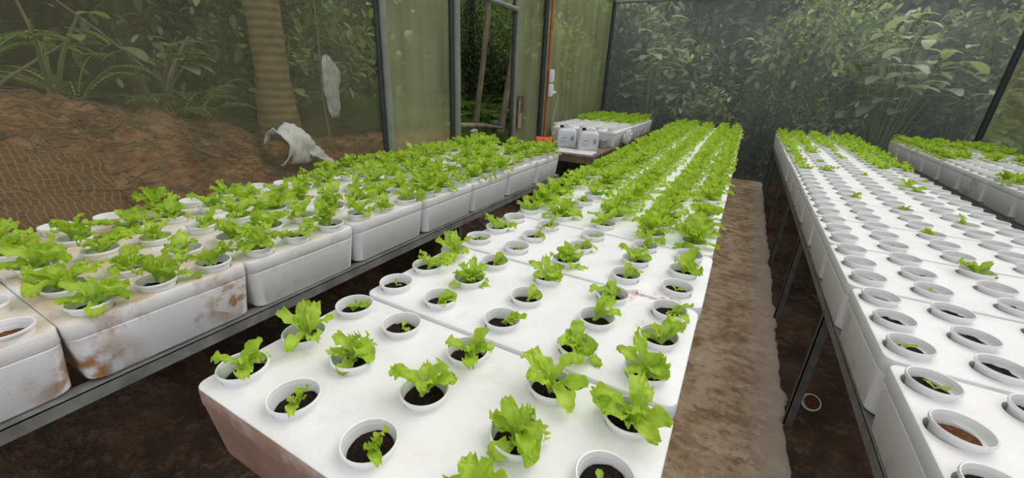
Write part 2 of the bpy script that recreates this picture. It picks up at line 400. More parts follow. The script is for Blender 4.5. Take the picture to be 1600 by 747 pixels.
# ------------------------------------------------------------------ cups, soil, lettuce
def cup_mesh():
    bm = bmesh.new()
    prof = [(.036, -.058), (.0385, -.056), (.0475, -.004), (.0490, .014), (.0545, .0155), (.0556, .019), (.0556, .0235), (.0540, .0255), (.0515, .0245), (.0500, .019), (.0470, -.002), (.0375, -.052)]
    prof = [(r * .94, z * .94) for r, z in prof]; lathe(bm, prof, 32, closed_ends=False)
    # floor of the cup
    vs = [v for v in bm.verts if abs(v.co.z + .058 * .94) < 1e-5]; 
    vs.sort(key=lambda v: math.atan2(v.co.y, v.co.x)); bm.faces.new(vs)
    bmesh.ops.recalc_face_normals(bm, faces=bm.faces)
    return mesh('cup', bm, M_CUP, .9)
CUP = cup_mesh()
def soil_mesh(seed, m, depth=-.004, tilt=.006):
    bm = bmesh.new(); n = 24; rings = []
    for j, rr in enumerate((.0425, .034, .023, .012)):
        ring = []
        for k in range(n):
            a = 2 * PI * k / n; x, y = rr * math.cos(a), rr * math.sin(a)
            z = depth + tilt * (x / .045) + .006 * nz((x, y, seed), 55) + (.003 if j else -.002)
            ring.append(bm.verts.new((x, y, z)))
        rings.append(ring)
    for i in range(3):
        for k in range(n): bm.faces.new((rings[i][k], rings[i][(k + 1) % n], rings[i + 1][(k + 1) % n], rings[i + 1][k]))
    c = bm.verts.new((0, 0, depth + .004))
    for k in range(n): bm.faces.new((rings[3][k], rings[3][(k + 1) % n], c))
    return mesh('soil', bm, m, 4)
SOILS = [soil_mesh(i, M_SOIL) for i in range(3)]; SOILR = soil_mesh(9, M_SOILRED, -.008)
SOILLOW = [soil_mesh(i + 20, M_SOIL, -.016) for i in range(2)]

def add_leaf(bm, tint, base, az, L, W, e0, curl, ruf, r, nl=12, nw=8, stem=.26):
    """one frilly lettuce leaf: thin pale stalk, fan-shaped blade whose margin is lobed and ruffled"""
    ph = r.uniform(0, 9); k1 = r.uniform(13, 19); k2 = r.uniform(7, 11); tw = r.uniform(-.6, .6); sd = r.uniform(0, 50); bend = r.uniform(-.5, .5)
    up = Vector((0, 0, 1)); p = Vector(base); rows = []
    for i in range(nl + 1):
        t = i / nl; e = e0 - curl * t ** 1.8; az_ = az + bend * t
        out = Vector((math.cos(az_), math.sin(az_), 0)); side0 = Vector((-math.sin(az_), math.cos(az_), 0))
        d = math.cos(e) * out + math.sin(e) * up; nrm = -math.sin(e) * out + math.cos(e) * up
        if i: p = p + d * (L / nl)
        a = tw * t; side = math.cos(a) * side0 + math.sin(a) * nrm; nn = math.cos(a) * nrm - math.sin(a) * side0
        bl = max(0, (t - stem) / (1 - stem))
        w = W * (.13 + .07 * min(1, t / stem)) if t < stem else W * (.20 + .85 * bl ** .75 * (1 - .55 * max(0, bl - .72) / .28))
        row = []
        for j in range(nw + 1):
            u = 2 * j / nw - 1; au = abs(u); sg = 1 if u > 0 else -1
            edge = max(au ** 1.8, max(0, bl - .55) / .45) * bl ** .4 if bl else 0
            wave = math.sin(k1 * t * .9 + ph * sg) * au ** 1.4 + .9 * math.sin(k2 * u + ph) * max(0, bl - .5) * 1.6
            fine = noise.noise(Vector((u * 3.2 + sd, t * 7, sd))) * 1.5
            rip = ruf * edge * (wave + fine)
            cup = W * (.35 * au ** 2) * (1 - .5 * t)
            lobe = 1 + .13 * noise.noise(Vector((sg * 3 + sd, t * 6, sd * .5))) * au if bl else 1
            tipl = L * .08 * noise.noise(Vector((u * 2.6, sd, 3))) * max(0, bl - .6) / .4
            q = p + side * (u * w * lobe * (1 - .12 * au * au)) + nn * (rip + cup) + d * (tipl - au ** 2.2 * L * .15 * bl)
            v = bm.verts.new(q); row.append(v)
            pale = max(0, 1 - au * 4) * (1 - t) * .6 + (max(0, 1 - t / stem) * .9 if t < stem else 0)
            v[tint] = (min(1, pale), 0, 0, 1)
        rows.append(row)
    for i in range(nl):
        for j in range(nw): bm.faces.new((rows[i][j], rows[i][j + 1], rows[i + 1][j + 1], rows[i + 1][j]))
HEAD = {}
def lettuce_mesh(seed, size, m=None, lo=False):
    r = random.Random(seed); bm = bmesh.new(); tint = bm.verts.layers.float_color.new('tint')
    nl, nw = (10, 8) if lo else (18, 14)
    a0 = r.uniform(0, 7)
    U = r.uniform
    if size == 'T':      # sprout
        for k in range(r.choice((2, 3))): add_leaf(bm, tint, (0, 0, 0), a0 + k * 2.3 + U(-.3, .3), U(.022, .034), .010, U(.5, 1.0), .7, .002, r, 7, 6)
    elif size == 'S':    # a few upright leaves leaning one way
        for k in range(4): add_leaf(bm, tint, (U(-.006, .006), U(-.006, .006), 0), a0 + U(-.9, .9), U(.045, .085), U(.016, .023), U(.7, 1.35), U(.4, 1.4), .006, r, nl, nw)
    elif size == 'M':    # open plant, six or seven leaves
        for k in range(7): add_leaf(bm, tint, (U(-.01, .01), U(-.01, .01), .002 * k), a0 + U(-1.7, 1.7) + (PI if k % 3 == 0 else 0), U(.055, .098), U(.020, .028), U(.55, 1.3), U(.5, 1.5), .008, r, nl, nw)
    elif size == 'L':    # tall and broad
        for k in range(11): add_leaf(bm, tint, (U(-.01, .01), U(-.01, .01), .002 * k), a0 + k * 2.4 + U(-.4, .4), U(.065, .108), U(.023, .033), U(.5, 1.4), U(.5, 1.6), .009, r, nl, nw)
    else:                # full rosette
        for k in range(16):
            add_leaf(bm, tint, (0, 0, .002 * k), a0 + k * 2.4 + U(-.3, .3), U(.07, .10) * (1.1 - .25 * k / 16), U(.022, .031), .25 + k / 16 * 1.15 + U(-.1, .15), U(.4, 1.2), .009, r, nl, nw, .2)
    me = mesh('lettuce', bm, m or M_LET, 4); HEAD[me.name] = a0
    return me
LET = {s: [lettuce_mesh(100 + 17 * i + ord(s), s) for i in range(n)] for s, n in (('T', 4), ('S', 6), ('M', 7), ('L', 5))}
LET['F'] = [lettuce_mesh(900 + i, 'F', lo=True) for i in range(7)]
DESC = {'T': 'tiny sprout', 'S': 'small thin lettuce', 'M': 'loose open lettuce', 'L': 'tall broad lettuce', 'F': 'full bushy lettuce'}
def plant(x, y, zt, kind, label, group, rot=None, sc=1, lift=0, soil=None, lean=None):
    """a white cup sitting in its hole, with soil and a lettuce (kind) or nothing (None)"""
    r = thing('potted_lettuce' if kind else 'planting_cup', label, 'potted lettuce' if kind else 'planting cup', (x, y, zt + lift), 0, group)
    link('cup', CUP, r, (0, 0, 0), (0, 0, rnd.uniform(0, 6)))
    if soil != 'empty':
        link('soil', soil or rnd.choice(SOILS), r, (0, 0, 0), (0, 0, rnd.uniform(0, 6)))
    if kind:
        me = rnd.choice(LET[kind])
        if rot is not None: rot = rot - HEAD[me.name]
        o = link('lettuce', me, r, (rnd.uniform(-.008, .008), rnd.uniform(-.008, .008), 0), (rnd.uniform(-.1, .1), rnd.uniform(-.1, .1), rot if rot is not None else rnd.uniform(0, 6.28)))
        o.scale = (sc, sc, sc)
    return r
leftover = []
def far_plant(x, y, zt, kind, sc=1, lift=0):
    a = link('tmp_cup', CUP.copy(), None, (x, y, zt + lift)); b = link('tmp_soil', SOILS[0].copy(), None, (x, y, zt + lift))
    leftover.extend([a, b])
    if kind:
        c = link('tmp_let', rnd.choice(LET[kind]).copy(), None, (x, y, zt + lift), (0, 0, rnd.uniform(0, 6.28))); c.scale = (sc,) * 3
        leftover.append(c)

# ------------------------------------------------------------------ the four beds
RN = ['front', 'middle', 'back']
# middle bed ----------------------------------------------------------
MX = -.458
hand = {  # lid: rows (near, mid, far) x columns left to path; letters = plant size, number = heading of the leaves in degrees
    0: (('M', 'S', 'S', 'F', None), ('M', 'L', 'M', 'L', 'T'), ('S', 'T', 'M', 'M', 'L')),
    1: (('T', 'S', 'S', 'L', 'M'), ('M', 'F', 'S', 'S', 'M'), ('M', 'S', 'M', 'M', 'S')),
    2: (('T', 'T', 'F', 'S', 'T'), ('M', 'S', 'S', 'M', 'M'), ('T', 'S', 'T', 'S', 'S')),
    3: (('M', 'F', 'M', 'F', 'F'), ('F', 'T', 'F', 'F', 'F'), ('F', 'S', 'F', 'F', 'F')),
    4: (('F', 'M', 'F', 'F', 'M'), ('F', 'M', 'F', 'F', None), ('F', 'F', 'F', 'F', 'F')),
}
hand_scale = {(0, 1, 1): 1.0, (0, 2, 4): 1.05}
y0 = .290
for k in range(15):
    yc = y0 + .482 * k + .236
    lab = 'white foam box, middle bed, %s from the near end' % ORD[k] if k else 'white foam box with mud and shade browned front, nearest in the middle bed'
    if k == 14: lab = 'last white foam box at the far end of the middle bed'
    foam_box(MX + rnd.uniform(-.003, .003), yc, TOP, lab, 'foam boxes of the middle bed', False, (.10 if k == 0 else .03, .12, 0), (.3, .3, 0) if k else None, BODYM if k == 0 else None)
    for ri in range(3):
        for ci in range(5):
            x, y = MX + COLS[ci], yc + ROWS[ri]
            kind = hand[k][ri][ci] if k in hand else ('F' if rnd.random() > .12 or ci in (2, 3) else 'M')
            sc = rnd.uniform(.95, 1.1) * {'L': .86, 'F': .86}.get(kind, 1) if k < 3 else rnd.uniform(1.05, 1.25)
            if k < 11:
                col = ORD[ci] + ' cup from left' if ci < 3 else ('cup next to path' if ci == 4 else 'second cup from path')
                d = DESC[kind] if kind else 'soil filled cup'
                plant(x, y, TOP, kind, '%s, middle bed, %s box from front, %s row, %s' % (d, ORD[k], RN[ri], col), 'lettuces of the middle bed' if kind else 'planting cups of the middle bed', sc=sc, rot=rnd.uniform(-.5, 1.4) if k < 3 else None)
            else: far_plant(x, y, TOP, kind, sc)
# left bed -------------------------------------------------------------
LXC = -1.417 - .465
LPITCH = .470
stains = {0: (.75, .5, 0), 1: (.85, .6, .1), 2: (.45, .35, .45), 3: (.3, .2, .3), 4: (.15, .1, .2), 5: (.1, .1, .1), 6: (.1, .1, .1), 7: (.1, .1, .1)}
for k in range(8):
    yc = .226 + LPITCH * (k - 1) + .235
    lab = {0: 'white foam box with grey lid, cut off at the near end of left bed', 1: 'brown stained foam box, second in left bed, rust streaks on its side',
           7: 'last white foam box at the far end of left bed'}.get(k, 'white foam box, left bed, %s from the near end' % ORD[k])
    foam_box(LXC + rnd.uniform(-.006, .006), yc, TOP + rnd.uniform(-.003, .003), lab, 'foam boxes of the left bed', True, stains[k], (0, (.1, .75, .25, .08, .05, .05, .05, .2)[k], .12 if k in (2,) else 0))
    for ri in range(3):
        for ci in range(5):
            x, y = LXC - COLS[ci], yc + ROWS[ri]
            kind = 'L' if rnd.random() < .45 else ('F' if k > 3 and rnd.random() < .7 else 'M')
            if ci == 4 and (k, ri) in ((1, 1), (1, 2), (2, 1), (3, 0), (3, 1)): kind = None
            if k == 0: kind = None
            lift = rnd.uniform(.0, .012) if k < 4 else rnd.uniform(.005, .02)
            d = DESC[kind] if kind else ('empty white cup' if k else 'reddish soil cup')
            col = (ORD[ci] + ' cup from rail') if ci < 3 else ('cup next to net' if ci == 4 else 'second cup from net')
            plant(x, y, TOP, kind, '%s, left bed, %s box from front, %s row, %s' % (d, ORD[k], RN[ri], col), 'lettuces of the left bed' if kind else 'planting cups of the left bed',
                  sc=rnd.uniform(1.0, 1.22), lift=lift, soil=None if kind else ('empty' if k else SOILR))
# right bed -----------------------------------------------------------
RXC = .458 + .465
RC = [c + .010 for c in COLS]
rsmall = {(2, 0, 3): None, (3, 2, 2): 'M', (4, 2, 2): 'S', (5, 1, 3): 'S', (5, 2, 2): 'S', (5, 0, 3): 'T', (6, 0, 1): 'S', (6, 1, 1): 'T', (7, 1, 3): 'M', (7, 0, 3): 'M', (8, 0, 2): 'S',
          (7, 1, 1): 'T', (4, 0, 1): 'T', (5, 1, 2): 'T', (3, 0, 1): 'T', (2, 0, 0): 'T', (1, 2, 0): 'T', (1, 0, 0): 'T'}
n_right = 0
for k in range(15):
    yc = .290 + .484 * k + .236
    lab = 'white foam box, right bed by path, %s from the near end' % ORD[k] if k else 'white foam box, nearest in the right bed by path'
    if k == 14: lab = 'last white foam box at the far end of right bed by path'
    foam_box(RXC + rnd.uniform(-.003, .003), yc, TOP, lab, 'foam boxes of the right bed', False, (.06, .10, 0), (.05, .35 if k in (1, 2) else .1, 0))
    for ri in range(3):
        for ci in range(5):
            x, y = RXC + RC[ci], yc + ROWS[ri]
            prob = min(1, max(0, (k - 7.5) / 3.5))
            kind = rsmall.get((k, ri, ci))
            if (k, ri, ci) not in rsmall:
                if ci == 0 and k >= 8: kind = 'M' if k < 11 else 'L'
                elif ci >= 3 and k >= 9: kind = 'L'
                elif k >= 12: kind = rnd.choice('LF')
                elif rnd.random() < prob: kind = rnd.choice('SM')
            col = 'cup next to path' if ci == 0 else '%s from path' % ORD[ci]
            if k >= 11 and kind: far_plant(x, y, TOP, kind, 1); continue
            d = DESC[kind] if kind else ('reddish soil cup' if (k, ri, ci) == (1, 1, 0) else 'soil filled cup')
            plant(x, y, TOP, kind, '%s, right path bed, %s box from front, %s row, %s' % (d, ORD[k], RN[ri], col), 'lettuces of the right bed' if kind else 'planting cups of the right bed',
                  sc=.9, soil=SOILR if (k, ri, ci) == (1, 1, 0) else (rnd.choice(SOILLOW) if not kind and k > 3 else None))
# far right bed ----------------------------------------------------------
GX = 1.81 + .465; GT = .90
for k in range(9):
    yc = 7.56 - .482 * k - .236
    foam_box(GX, yc, GT, ('white foam box, far right bed, %s from the back net' % ORD[k]) if k != 5 else 'white foam box with orange stain on its side, far right bed',
             'foam boxes of the far right bed', False, (.1, .1, 0), (0, .8 if k == 5 else .1, 0))
    for ri in range(3):
        for ci in range(5):
            x, y = GX + RC[ci], yc + ROWS[ri]
            kind = 'F' if (k < 2) or (k < 4 and ci < 1) or (k == 3 and ri > 0) or (k == 6 and ri > 0) else None
            if kind: far_plant(x, y, GT, 'F', .95)
            elif k < 7:
                plant(x, y, GT, None, 'soil filled cup, far right bed, %s box from back, %s row, %s from front edge' % (ORD[k], RN[ri], ORD[ci]), 'planting cups of the far right bed', soil=rnd.choice(SOILLOW))
# back left bed ----------------------------------------------------------
BX = -1.440 - .465; BT = .875
for k in range(5):
    yc = 5.46 + .482 * k + .236
    foam_box(BX, yc, BT, 'white foam box, back table, %s behind the jerrycans' % ORD[k], 'foam boxes on the back table', False, (.05, .1, 0))
    for ri in range(3):
        for ci in range(5):
            x, y = BX + COLS[ci], yc + ROWS[ri]
            if k < 2:
                plant(x, y, BT, None, 'empty white cup, back table, %s box behind jerrycans, %s row, %s from left' % (ORD[k], RN[ri], ORD[ci]), 'empty cups on the back table', lift=.02, soil='empty')
            else: far_plant(x, y, BT, 'F', 1.05, .01)

# the farthest lettuces, past the three hundred that show largest
for o in leftover: o.select_set(False)
with bpy.context.temp_override(active_object=leftover[0], selected_editable_objects=leftover, selected_objects=leftover):
    bpy.ops.object.join()
st = leftover[0]; st.name = 'distant_lettuce_rows'; tag(st, 'dense rows of bright lettuce at the far ends of the beds', 'lettuce', None, 'stuff')

# ------------------------------------------------------------------ steel tables under the beds
def steel_table(label, x0, x1, y0, y1, zt, legs, group):
    t = thing('steel_table', label, 'table frame', ((x0 + x1) / 2, (y0 + y1) / 2, 0), 0, group)
    ox, oy = (x0 + x1) / 2, (y0 + y1) / 2
    for x, s in ((x0, 1), (x1, -1)):
        bm = bmesh.new()
        a, b = sorted((x, x + s * .004)); box(bm, a - ox, b - ox, y0 - oy, y1 - oy, zt - .042, zt)
        a, b = sorted((x, x + s * .045)); box(bm, a - ox, b - ox, y0 - oy, y1 - oy, zt - .005, zt - .0005)
        obj('rail', bm, M_STEEL, t)
    for y in legs:
        bm = bmesh.new(); box(bm, x0 - ox + .006, x1 - ox - .006, y - oy - .015, y - oy + .015, zt - .04, zt - .006); obj('crossbar', bm, M_STEELD, t)
        for x, s in ((x0 + .006, 1), (x1 - .006, -1)):
            bm = bmesh.new()
            a, b = sorted((x, x + s * .005)); box(bm, a - ox, b - ox, y - oy - .019, y - oy + .019, 0, zt - .041)
            a, b = sorted((x, x + s * .036)); box(bm, a - ox, b - ox, y - oy - .019, y - oy - .014, 0, zt - .041)
            obj('leg', bm, M_STEELD, t)
    return t
G = 'steel tables under the beds'
ZT = TOP - BOX_H
steel_table('dark steel table frame carrying the middle bed', MX - .435, MX + .44, .33, 7.5, ZT, [.5 + 1.15 * i for i in range(7)], G)
steel_table('grey angle steel table frame carrying the left bed beside the net', LXC - .455, LXC + .467, -.6, 3.55, ZT, [-.22, .876, 1.97, 3.06], G)
steel_table('dark steel table frame with tall legs beside the path', RXC - .452, RXC + .455, .29, 7.58, ZT, [.88, 2.0, 3.1, 4.22, 5.35, 6.5, 7.5], G)
steel_table('dark steel table frame carrying the far right bed', GX - .455, GX + .455, 3.2, 7.6, GT - BOX_H, [3.4, 4.5, 5.6, 6.7, 7.5], G)
# diagonal braces on the path table
bt = thing('timber_topped_table', 'brown wooden table under the jerrycans and back foam boxes', 'table', (-1.93, 6.2, 0))
BZ = BT - BOX_H
for i in range(4):
    bm = bmesh.new(); box(bm, -.465 + i * .24, -.465 + i * .24 + .232, -1.6, 1.7, BZ - .03, BZ, .003); obj('board', bm, M_WOOD, bt)
for y in (-1.58, 1.66):
    bm = bmesh.new(); box(bm, -.46, .49, y - .02, y + .02, BZ - .09, BZ - .031); obj('apron', bm, M_WOOD, bt)
for x in (-.44, .46):
    bm = bmesh.new(); box(bm, x - .012, x + .012, -1.55, 1.63, BZ - .085, BZ - .031); obj('rail', bm, M_STEELD, bt)
    for y in (-1.5, 0, 1.5):
        bm = bmesh.new(); box(bm, x - .02, x + .02, y - .02, y + .02, 0, BZ - .086); obj('leg', bm, M_STEELD, bt)

# ------------------------------------------------------------------ things on the back table
def jerrycan(label, loc, rz, ink):
    t = thing('jerrycan', label, 'jerrycan', loc, rz, 'white jerrycans on the back table')
    bm = bmesh.new(); W, D, H = .25, .15, .24
    ls = []
    for z, s, r in ((0, .92, .03), (.008, .98, .035), (.02, 1, .035), (H * .78, 1, .035), (H * .86, .97, .035), (H * .93, .86, .035), (H * .96, .72, .03), (H * .965, .4, .02)):
        ls.append([(x, y, z) for x, y in rrect(W * s, D * s, r * s, 4)])
    r = loops(bm, ls); bm.faces.new(r[0]); bm.faces.new(r[-1]); bmesh.ops.recalc_face_normals(bm, faces=bm.faces)
    obj('body', bm, M_JERRY, t, smooth=.8)
    bm = bmesh.new(); lathe(bm, [(.022, H * .94), (.022, H * 1.03)], 16, (-.06, 0)); obj('neck', bm, M_JERRY, t, smooth=.6)
    bm = bmesh.new(); lathe(bm, [(.026, H * 1.02), (.027, H * 1.03), (.027, H * 1.12), (.024, H * 1.135)], 18, (-.06, 0)); obj('cap', bm, M_BLACK, t, smooth=.6)
    bm = bmesh.new(); tube(bm, [(-.02, 0, H * .95), (-.01, 0, H * 1.06), (.03, 0, H * 1.1), (.075, 0, H * 1.06), (.09, 0, H * .93)], .012, 8); obj('handle', bm, M_JERRY, t, smooth=1)
    bm = bmesh.new(); box(bm, -.105, .105, -.0765, -.0752, .05, .165); l = obj('label', bm, M_LABEL, t)
    bm = bmesh.new()
    for i in range(4): box(bm, -.09, -.09 + .07 + .03 * (i % 2), -.0775, -.0766, .06 + i * .011, .0635 + i * .011)
    box(bm, .055, .09, -.0775, -.0766, .09, .145); obj('fine_print', bm, M_INK, l)
    bm = bmesh.new(); box(bm, -.075, -.045, -.0775, -.0766, .118, .127); box(bm, -.035, -.008, -.0775, -.0766, .116, .130); obj('title_print', bm, ink, l)
    return t
jerrycan('white jerrycan with black cap and blue print, beside the orange canister', (-1.98, 5.09, BZ), .50, M_INKB)
jerrycan('white jerrycan with black cap and red print, beside the tin can', (-1.66, 5.03, BZ), .46, M_INKR)
# orange canister lying on its side
t = thing('orange_canister', 'bright orange slotted plastic canister lying on its side', 'canister', (-2.19, 4.86, BZ + .068), .5)
bm = bmesh.new(); prof = [(.03, -.10), (.062, -.10), (.067, -.094), (.067, -.07), (.060, -.066), (.060, .066), (.067, .07), (.067, .094), (.062, .10), (.03, .10)]
lathe(bm, prof, 24); bmesh.ops.rotate(bm, verts=bm.verts, matrix=Matrix.Rotation(PI / 2, 3, 'Y')); obj('drum', bm, M_ORANGE2, t, smooth=.6)
for i in range(3):
    for a in (-.55, .25):
        bm = bmesh.new(); box(bm, -.045 + i * .035, -.030 + i * .035, -.004, .004, -.016, .016)
        bmesh.ops.translate(bm, verts=bm.verts, vec=(0, -.0592, 0)); bmesh.ops.rotate(bm, verts=bm.verts, matrix=Matrix.Rotation(-a, 3, 'X'), cent=(0, 0, 0)); obj('slot', bm, M_BLACK, t)
bm = bmesh.new(); box(bm, -.30, .30, -.15, .13, 0, .012, .004)
tag(obj('white_board', bm, M_WHITE, None, (-1.79, 4.80, BZ), (0, 0, .06)), 'flat white board lying on the wooden table before the jerrycans', 'board')
t = thing('tin_can', 'small tin can with green label beside the right jerrycan', 'tin can', (-1.56, 5.36, BZ))
bm = bmesh.new(); lathe(bm, [(.048, 0), (.05, .003), (.05, .105), (.048, .11)], 24); obj('can_body', bm, M_TINM, t, smooth=.5)
bm = bmesh.new(); lathe(bm, [(.0508, .012), (.0508, .098)], 24, closed_ends=False); obj('paper_label', bm, M_TIN, t, smooth=.5)
bm = bmesh.new(); bmesh.ops.create_icosphere(bm, subdivisions=4, radius=1)
for v in bm.verts:
    n = v.co.copy(); d = 1 + .22 * nz(n, 2.2) + .10 * abs(nz(n, 6, 3)); v.co = Vector((n.x * .05 * d, n.y * .16 * d, (n.z * .5 + .5) * .20 * d))
    v.co.z = max(0, v.co.z)
tag(obj('plastic_bag', bm, M_BAG, None, (-1.395, 5.95, BZ), smooth=4), 'crumpled clear plastic bag tucked beside the back foam box', 'plastic bag')

# ------------------------------------------------------------------ setting: floor, path
def smooth01(a, b, x):
    t = min(1, max(0, (x - a) / (b - a))); return t * t * (3 - 2 * t)
def grid(bm, xs, ys, zf):
    vs = [[bm.verts.new((x, y, zf(x, y))) for x in xs] for y in ys]
    for j in range(len(ys) - 1):
        for i in range(len(xs) - 1): bm.faces.new((vs[j][i], vs[j][i + 1], vs[j + 1][i + 1], vs[j + 1][i]))
    return vs
def lin(a, b, n): return [a + (b - a) * i / n for i in range(n + 1)]
bm = bmesh.new()
grid(bm, lin(-2.50, 3.0, 150), lin(-1.6, 8.2, 240), lambda x, y: -.03 + .035 * nz((x, y, 0), 2.3) + .022 * nz((x, y, 4), 8) + .012 * nz((x, y, 9), 22) + .30 * smooth01(-1.9, -2.46, x) * (1 - smooth01(3.3, 3.9, y)))
struct('floor', bm, M_DIRT, 4)
bm = bmesh.new()
ys = lin(-1.6, 8.0, 260); n = 14; V = []
for y in ys:
    xr = .485 + .022 * nz((0, y, 2), 3) + .022 * nz((0, y, 7), 11) + .014 * nz((0, y, 3), 31); xl = -.10 + .03 * nz((5, y, 0), 2)
    row = [bm.verts.new((xl, y, -.08))]
    for i in range(n + 1):
        x = xl + (xr - xl) * i / n
        row.append(bm.verts.new((x, y, .012 + .008 * nz((x, y, 0), 5) + .006 * nz((x, y, 2), 17) - (.012 if i in (0, n) else 0))))
    row.append(bm.verts.new((xr + .01, y, -.08))); V.append(row)
for j in range(len(V) - 1):
    for i in range(len(V[0]) - 1): bm.faces.new((V[j][i], V[j][i + 1], V[j + 1][i + 1], V[j + 1][i]))
struct('path', bm, M_PATH, 4)

# ------------------------------------------------------------------ setting: net walls and their posts
def net_panel(bm, p0, p1, z0, z1, mi=0, amp=.012):
    n = 24; mm = 16; d = Vector((p1[0] - p0[0], p1[1] - p0[1], 0)); nn = Vector((-d.y, d.x, 0)).normalized()
    vs = [[bm.verts.new(Vector((p0[0], p0[1], z0 + (z1 - z0) * j / mm)) + d * (i / n) + nn * amp * nz((i * .5, j * .12, p0[1] * 3), 1.0) * math.sin(PI * i / n)) for i in range(n + 1)] for j in range(mm + 1)]
    for j in range(mm):
        for i in range(n): bm.faces.new((vs[j][i], vs[j][i + 1], vs[j + 1][i + 1], vs[j + 1][i])).material_index = mi
WX = -2.44; HZ = 2.80
bm = bmesh.new()
net_panel(bm, (WX, -1.6), (WX, 2.415), 0, HZ, 0); net_panel(bm, (WX, 2.415), (WX, 3.30), 0, HZ, 1)
net_panel(bm, (WX, 4.43), (WX, 5.22), 0, HZ, 1); net_panel(bm, (WX, 5.22), (WX, 8.0), 0, HZ, 1); net_panel(bm, (WX, 3.30), (WX, 4.43), 2.2, HZ, 1)
struct('wall_left', bm, [NET_L, NET_LF], 4)
bm = bmesh.new(); net_panel(bm, (WX, 8.0), (.2, 8.0), 0, HZ); net_panel(bm, (.2, 8.0), (2.84, 8.0), 0, HZ); struct('wall_back', bm, NET_B, 4)
bm = bmesh.new(); net_panel(bm, (2.84, 8.0), (2.84, 4.6), 0, HZ); net_panel(bm, (2.84, 4.6), (2.84, -1.6), 0, HZ); struct('wall_right', bm, NET_R, 4)
ti = [0]
def trim(pts, r, m, seg=14):
    ti[0] += 1; bm = bmesh.new(); tube(bm, pts, r, seg); return struct('trim_%d' % ti[0], bm, m, .7)
PX = WX + .035
trim([(PX, 2.415, 0), (PX, 2.415, HZ)], .030, M_POST); trim([(PX - .01, 2.365, 0), (PX - .01, 2.365, HZ)], .016, M_POSTD)
trim([(PX, 3.30, 0), (PX, 3.30, HZ)], .034, M_POST); trim([(PX - .02, 3.25, 0), (PX - .02, 3.25, HZ)], .022, M_POSTD)
trim([(PX, 4.43, 0), (PX, 4.43, 2.17)], .022, M_POST); trim([(PX - .02, 4.385, 0), (PX - .02, 4.385, HZ)], .016, M_POSTD)
trim([(PX, 3.30, 2.20), (PX, 4.40, 2.18), (PX, 4.43, 2.15), (PX, 4.43, 2.10)], .026, M_POST)
trim([(PX, 5.17, 0), (PX, 5.17, HZ)], .032, M_POSTD)
trim([(WX + .02, 7.98, 0), (WX + .02, 7.98, HZ)], .034, M_POSTD); trim([(2.82, 7.98, 0), (2.82, 7.98, HZ)], .042, M_POSTD)
trim([(WX + .02, 7.97, 2.775), (2.82, 7.97, 2.775)], .022, M_POST)
trim([(PX, -1.6, HZ), (PX, 8.0, HZ)], .025, M_POST)

# conduit, outlets, latch
PY = 5.25; CX = WX + .075
bm = bmesh.new(); tube(bm, [(CX, PY, .3), (CX, PY, HZ)], .019, 12)
pipe = thing('conduit_pipe', 'orange conduit pipe running up the dark post by the door', 'pipe', (0, 0, 0))
obj('pipe', bm, M_ORANGE, pipe, smooth=.8)
for z in (.9, 1.75, 2.1):
    bm = bmesh.new(); lathe(bm, [(.020, -.01), (.023, -.01), (.023, .01), (.020, .01)], 14, closed_ends=False); obj('clip', bm, M_ORANGE, pipe, (CX, PY, z), smooth=.5)
for z, lb in ((1.53, 'upper white socket box on the orange conduit pipe'), (1.355, 'lower white socket box on orange pipe, plug in its side')):
    t = thing('socket_box', lb, 'socket box', (CX + .02, PY + .005, z), .25, 'socket boxes on the conduit')
    bm = bmesh.new(); box(bm, 0, .05, -.045, .045, -.078, .078, .008); obj('housing', bm, M_WHITE, t, smooth=.6)
    bm = bmesh.new(); box(bm, .0505, .056, -.034, .034, -.06, .06, .003); obj('faceplate', bm, M_WHITE, t)
t = thing('power_cord', 'thin pale power cord hanging from the lower socket box', 'cord', (CX + .05, PY + .075, 1.33))
bm = bmesh.new(); box(bm, -.015, .03, -.02, .03, -.018, .018, .006); obj('plug', bm, M_WHITE, t)
bm = bmesh.new(); tube(bm, [(.01, .03, 0), (.02, .09, .0), (.02, .14, -.05), (.01, .13, -.16), (0, .09, -.30), (-.01, .07, -.42), (0, .1, -.5)], .004, 6); obj('cable', bm, plain('cream_cable', (.62, .6, .5), .5), t, smooth=2)
t = thing('gate_latch', 'rusty gate latch frame fixed to the net beside the doorway', 'latch', (WX + .03, 4.56, 1.10))
bm = bmesh.new()
for a, b in (((0, -.02, -.19), (0, -.02, .19)), ((0, .10, -.19), (0, .10, .19)), ((0, -.02, .19), (0, .10, .19)), ((0, -.02, -.19), (0, .10, -.19))): tube(bm, [a, b], .006, 6)
obj('frame', bm, M_RUST, t)
bm = bmesh.new(); box(bm, -.006, -.001, -.014, .094, -.184, .184); obj('backing_board', bm, plain('pale_board', (.25, .22, .15), .8), t)
bm = bmesh.new(); tube(bm, [(.012, -.05, .18), (.015, .0, .185), (.015, .06, .17), (.015, .05, .08), (.015, .035, .0)], .009, 7); obj('bolt', bm, M_RUST, t, smooth=1)

# fallen cup on the soil
t = thing('fallen_cup', 'white cup lying on the dark soil behind the nearest table leg', 'cup', (.60, 2.17, .045))
t.rotation_euler = Vector((-.35, -.8, .45)).to_track_quat('Z', 'Y').to_euler(); t.scale = (.8, .8, .8)
c = link('cup_shell', CUP, t)
s = link('soil_plug', SOILR, t)

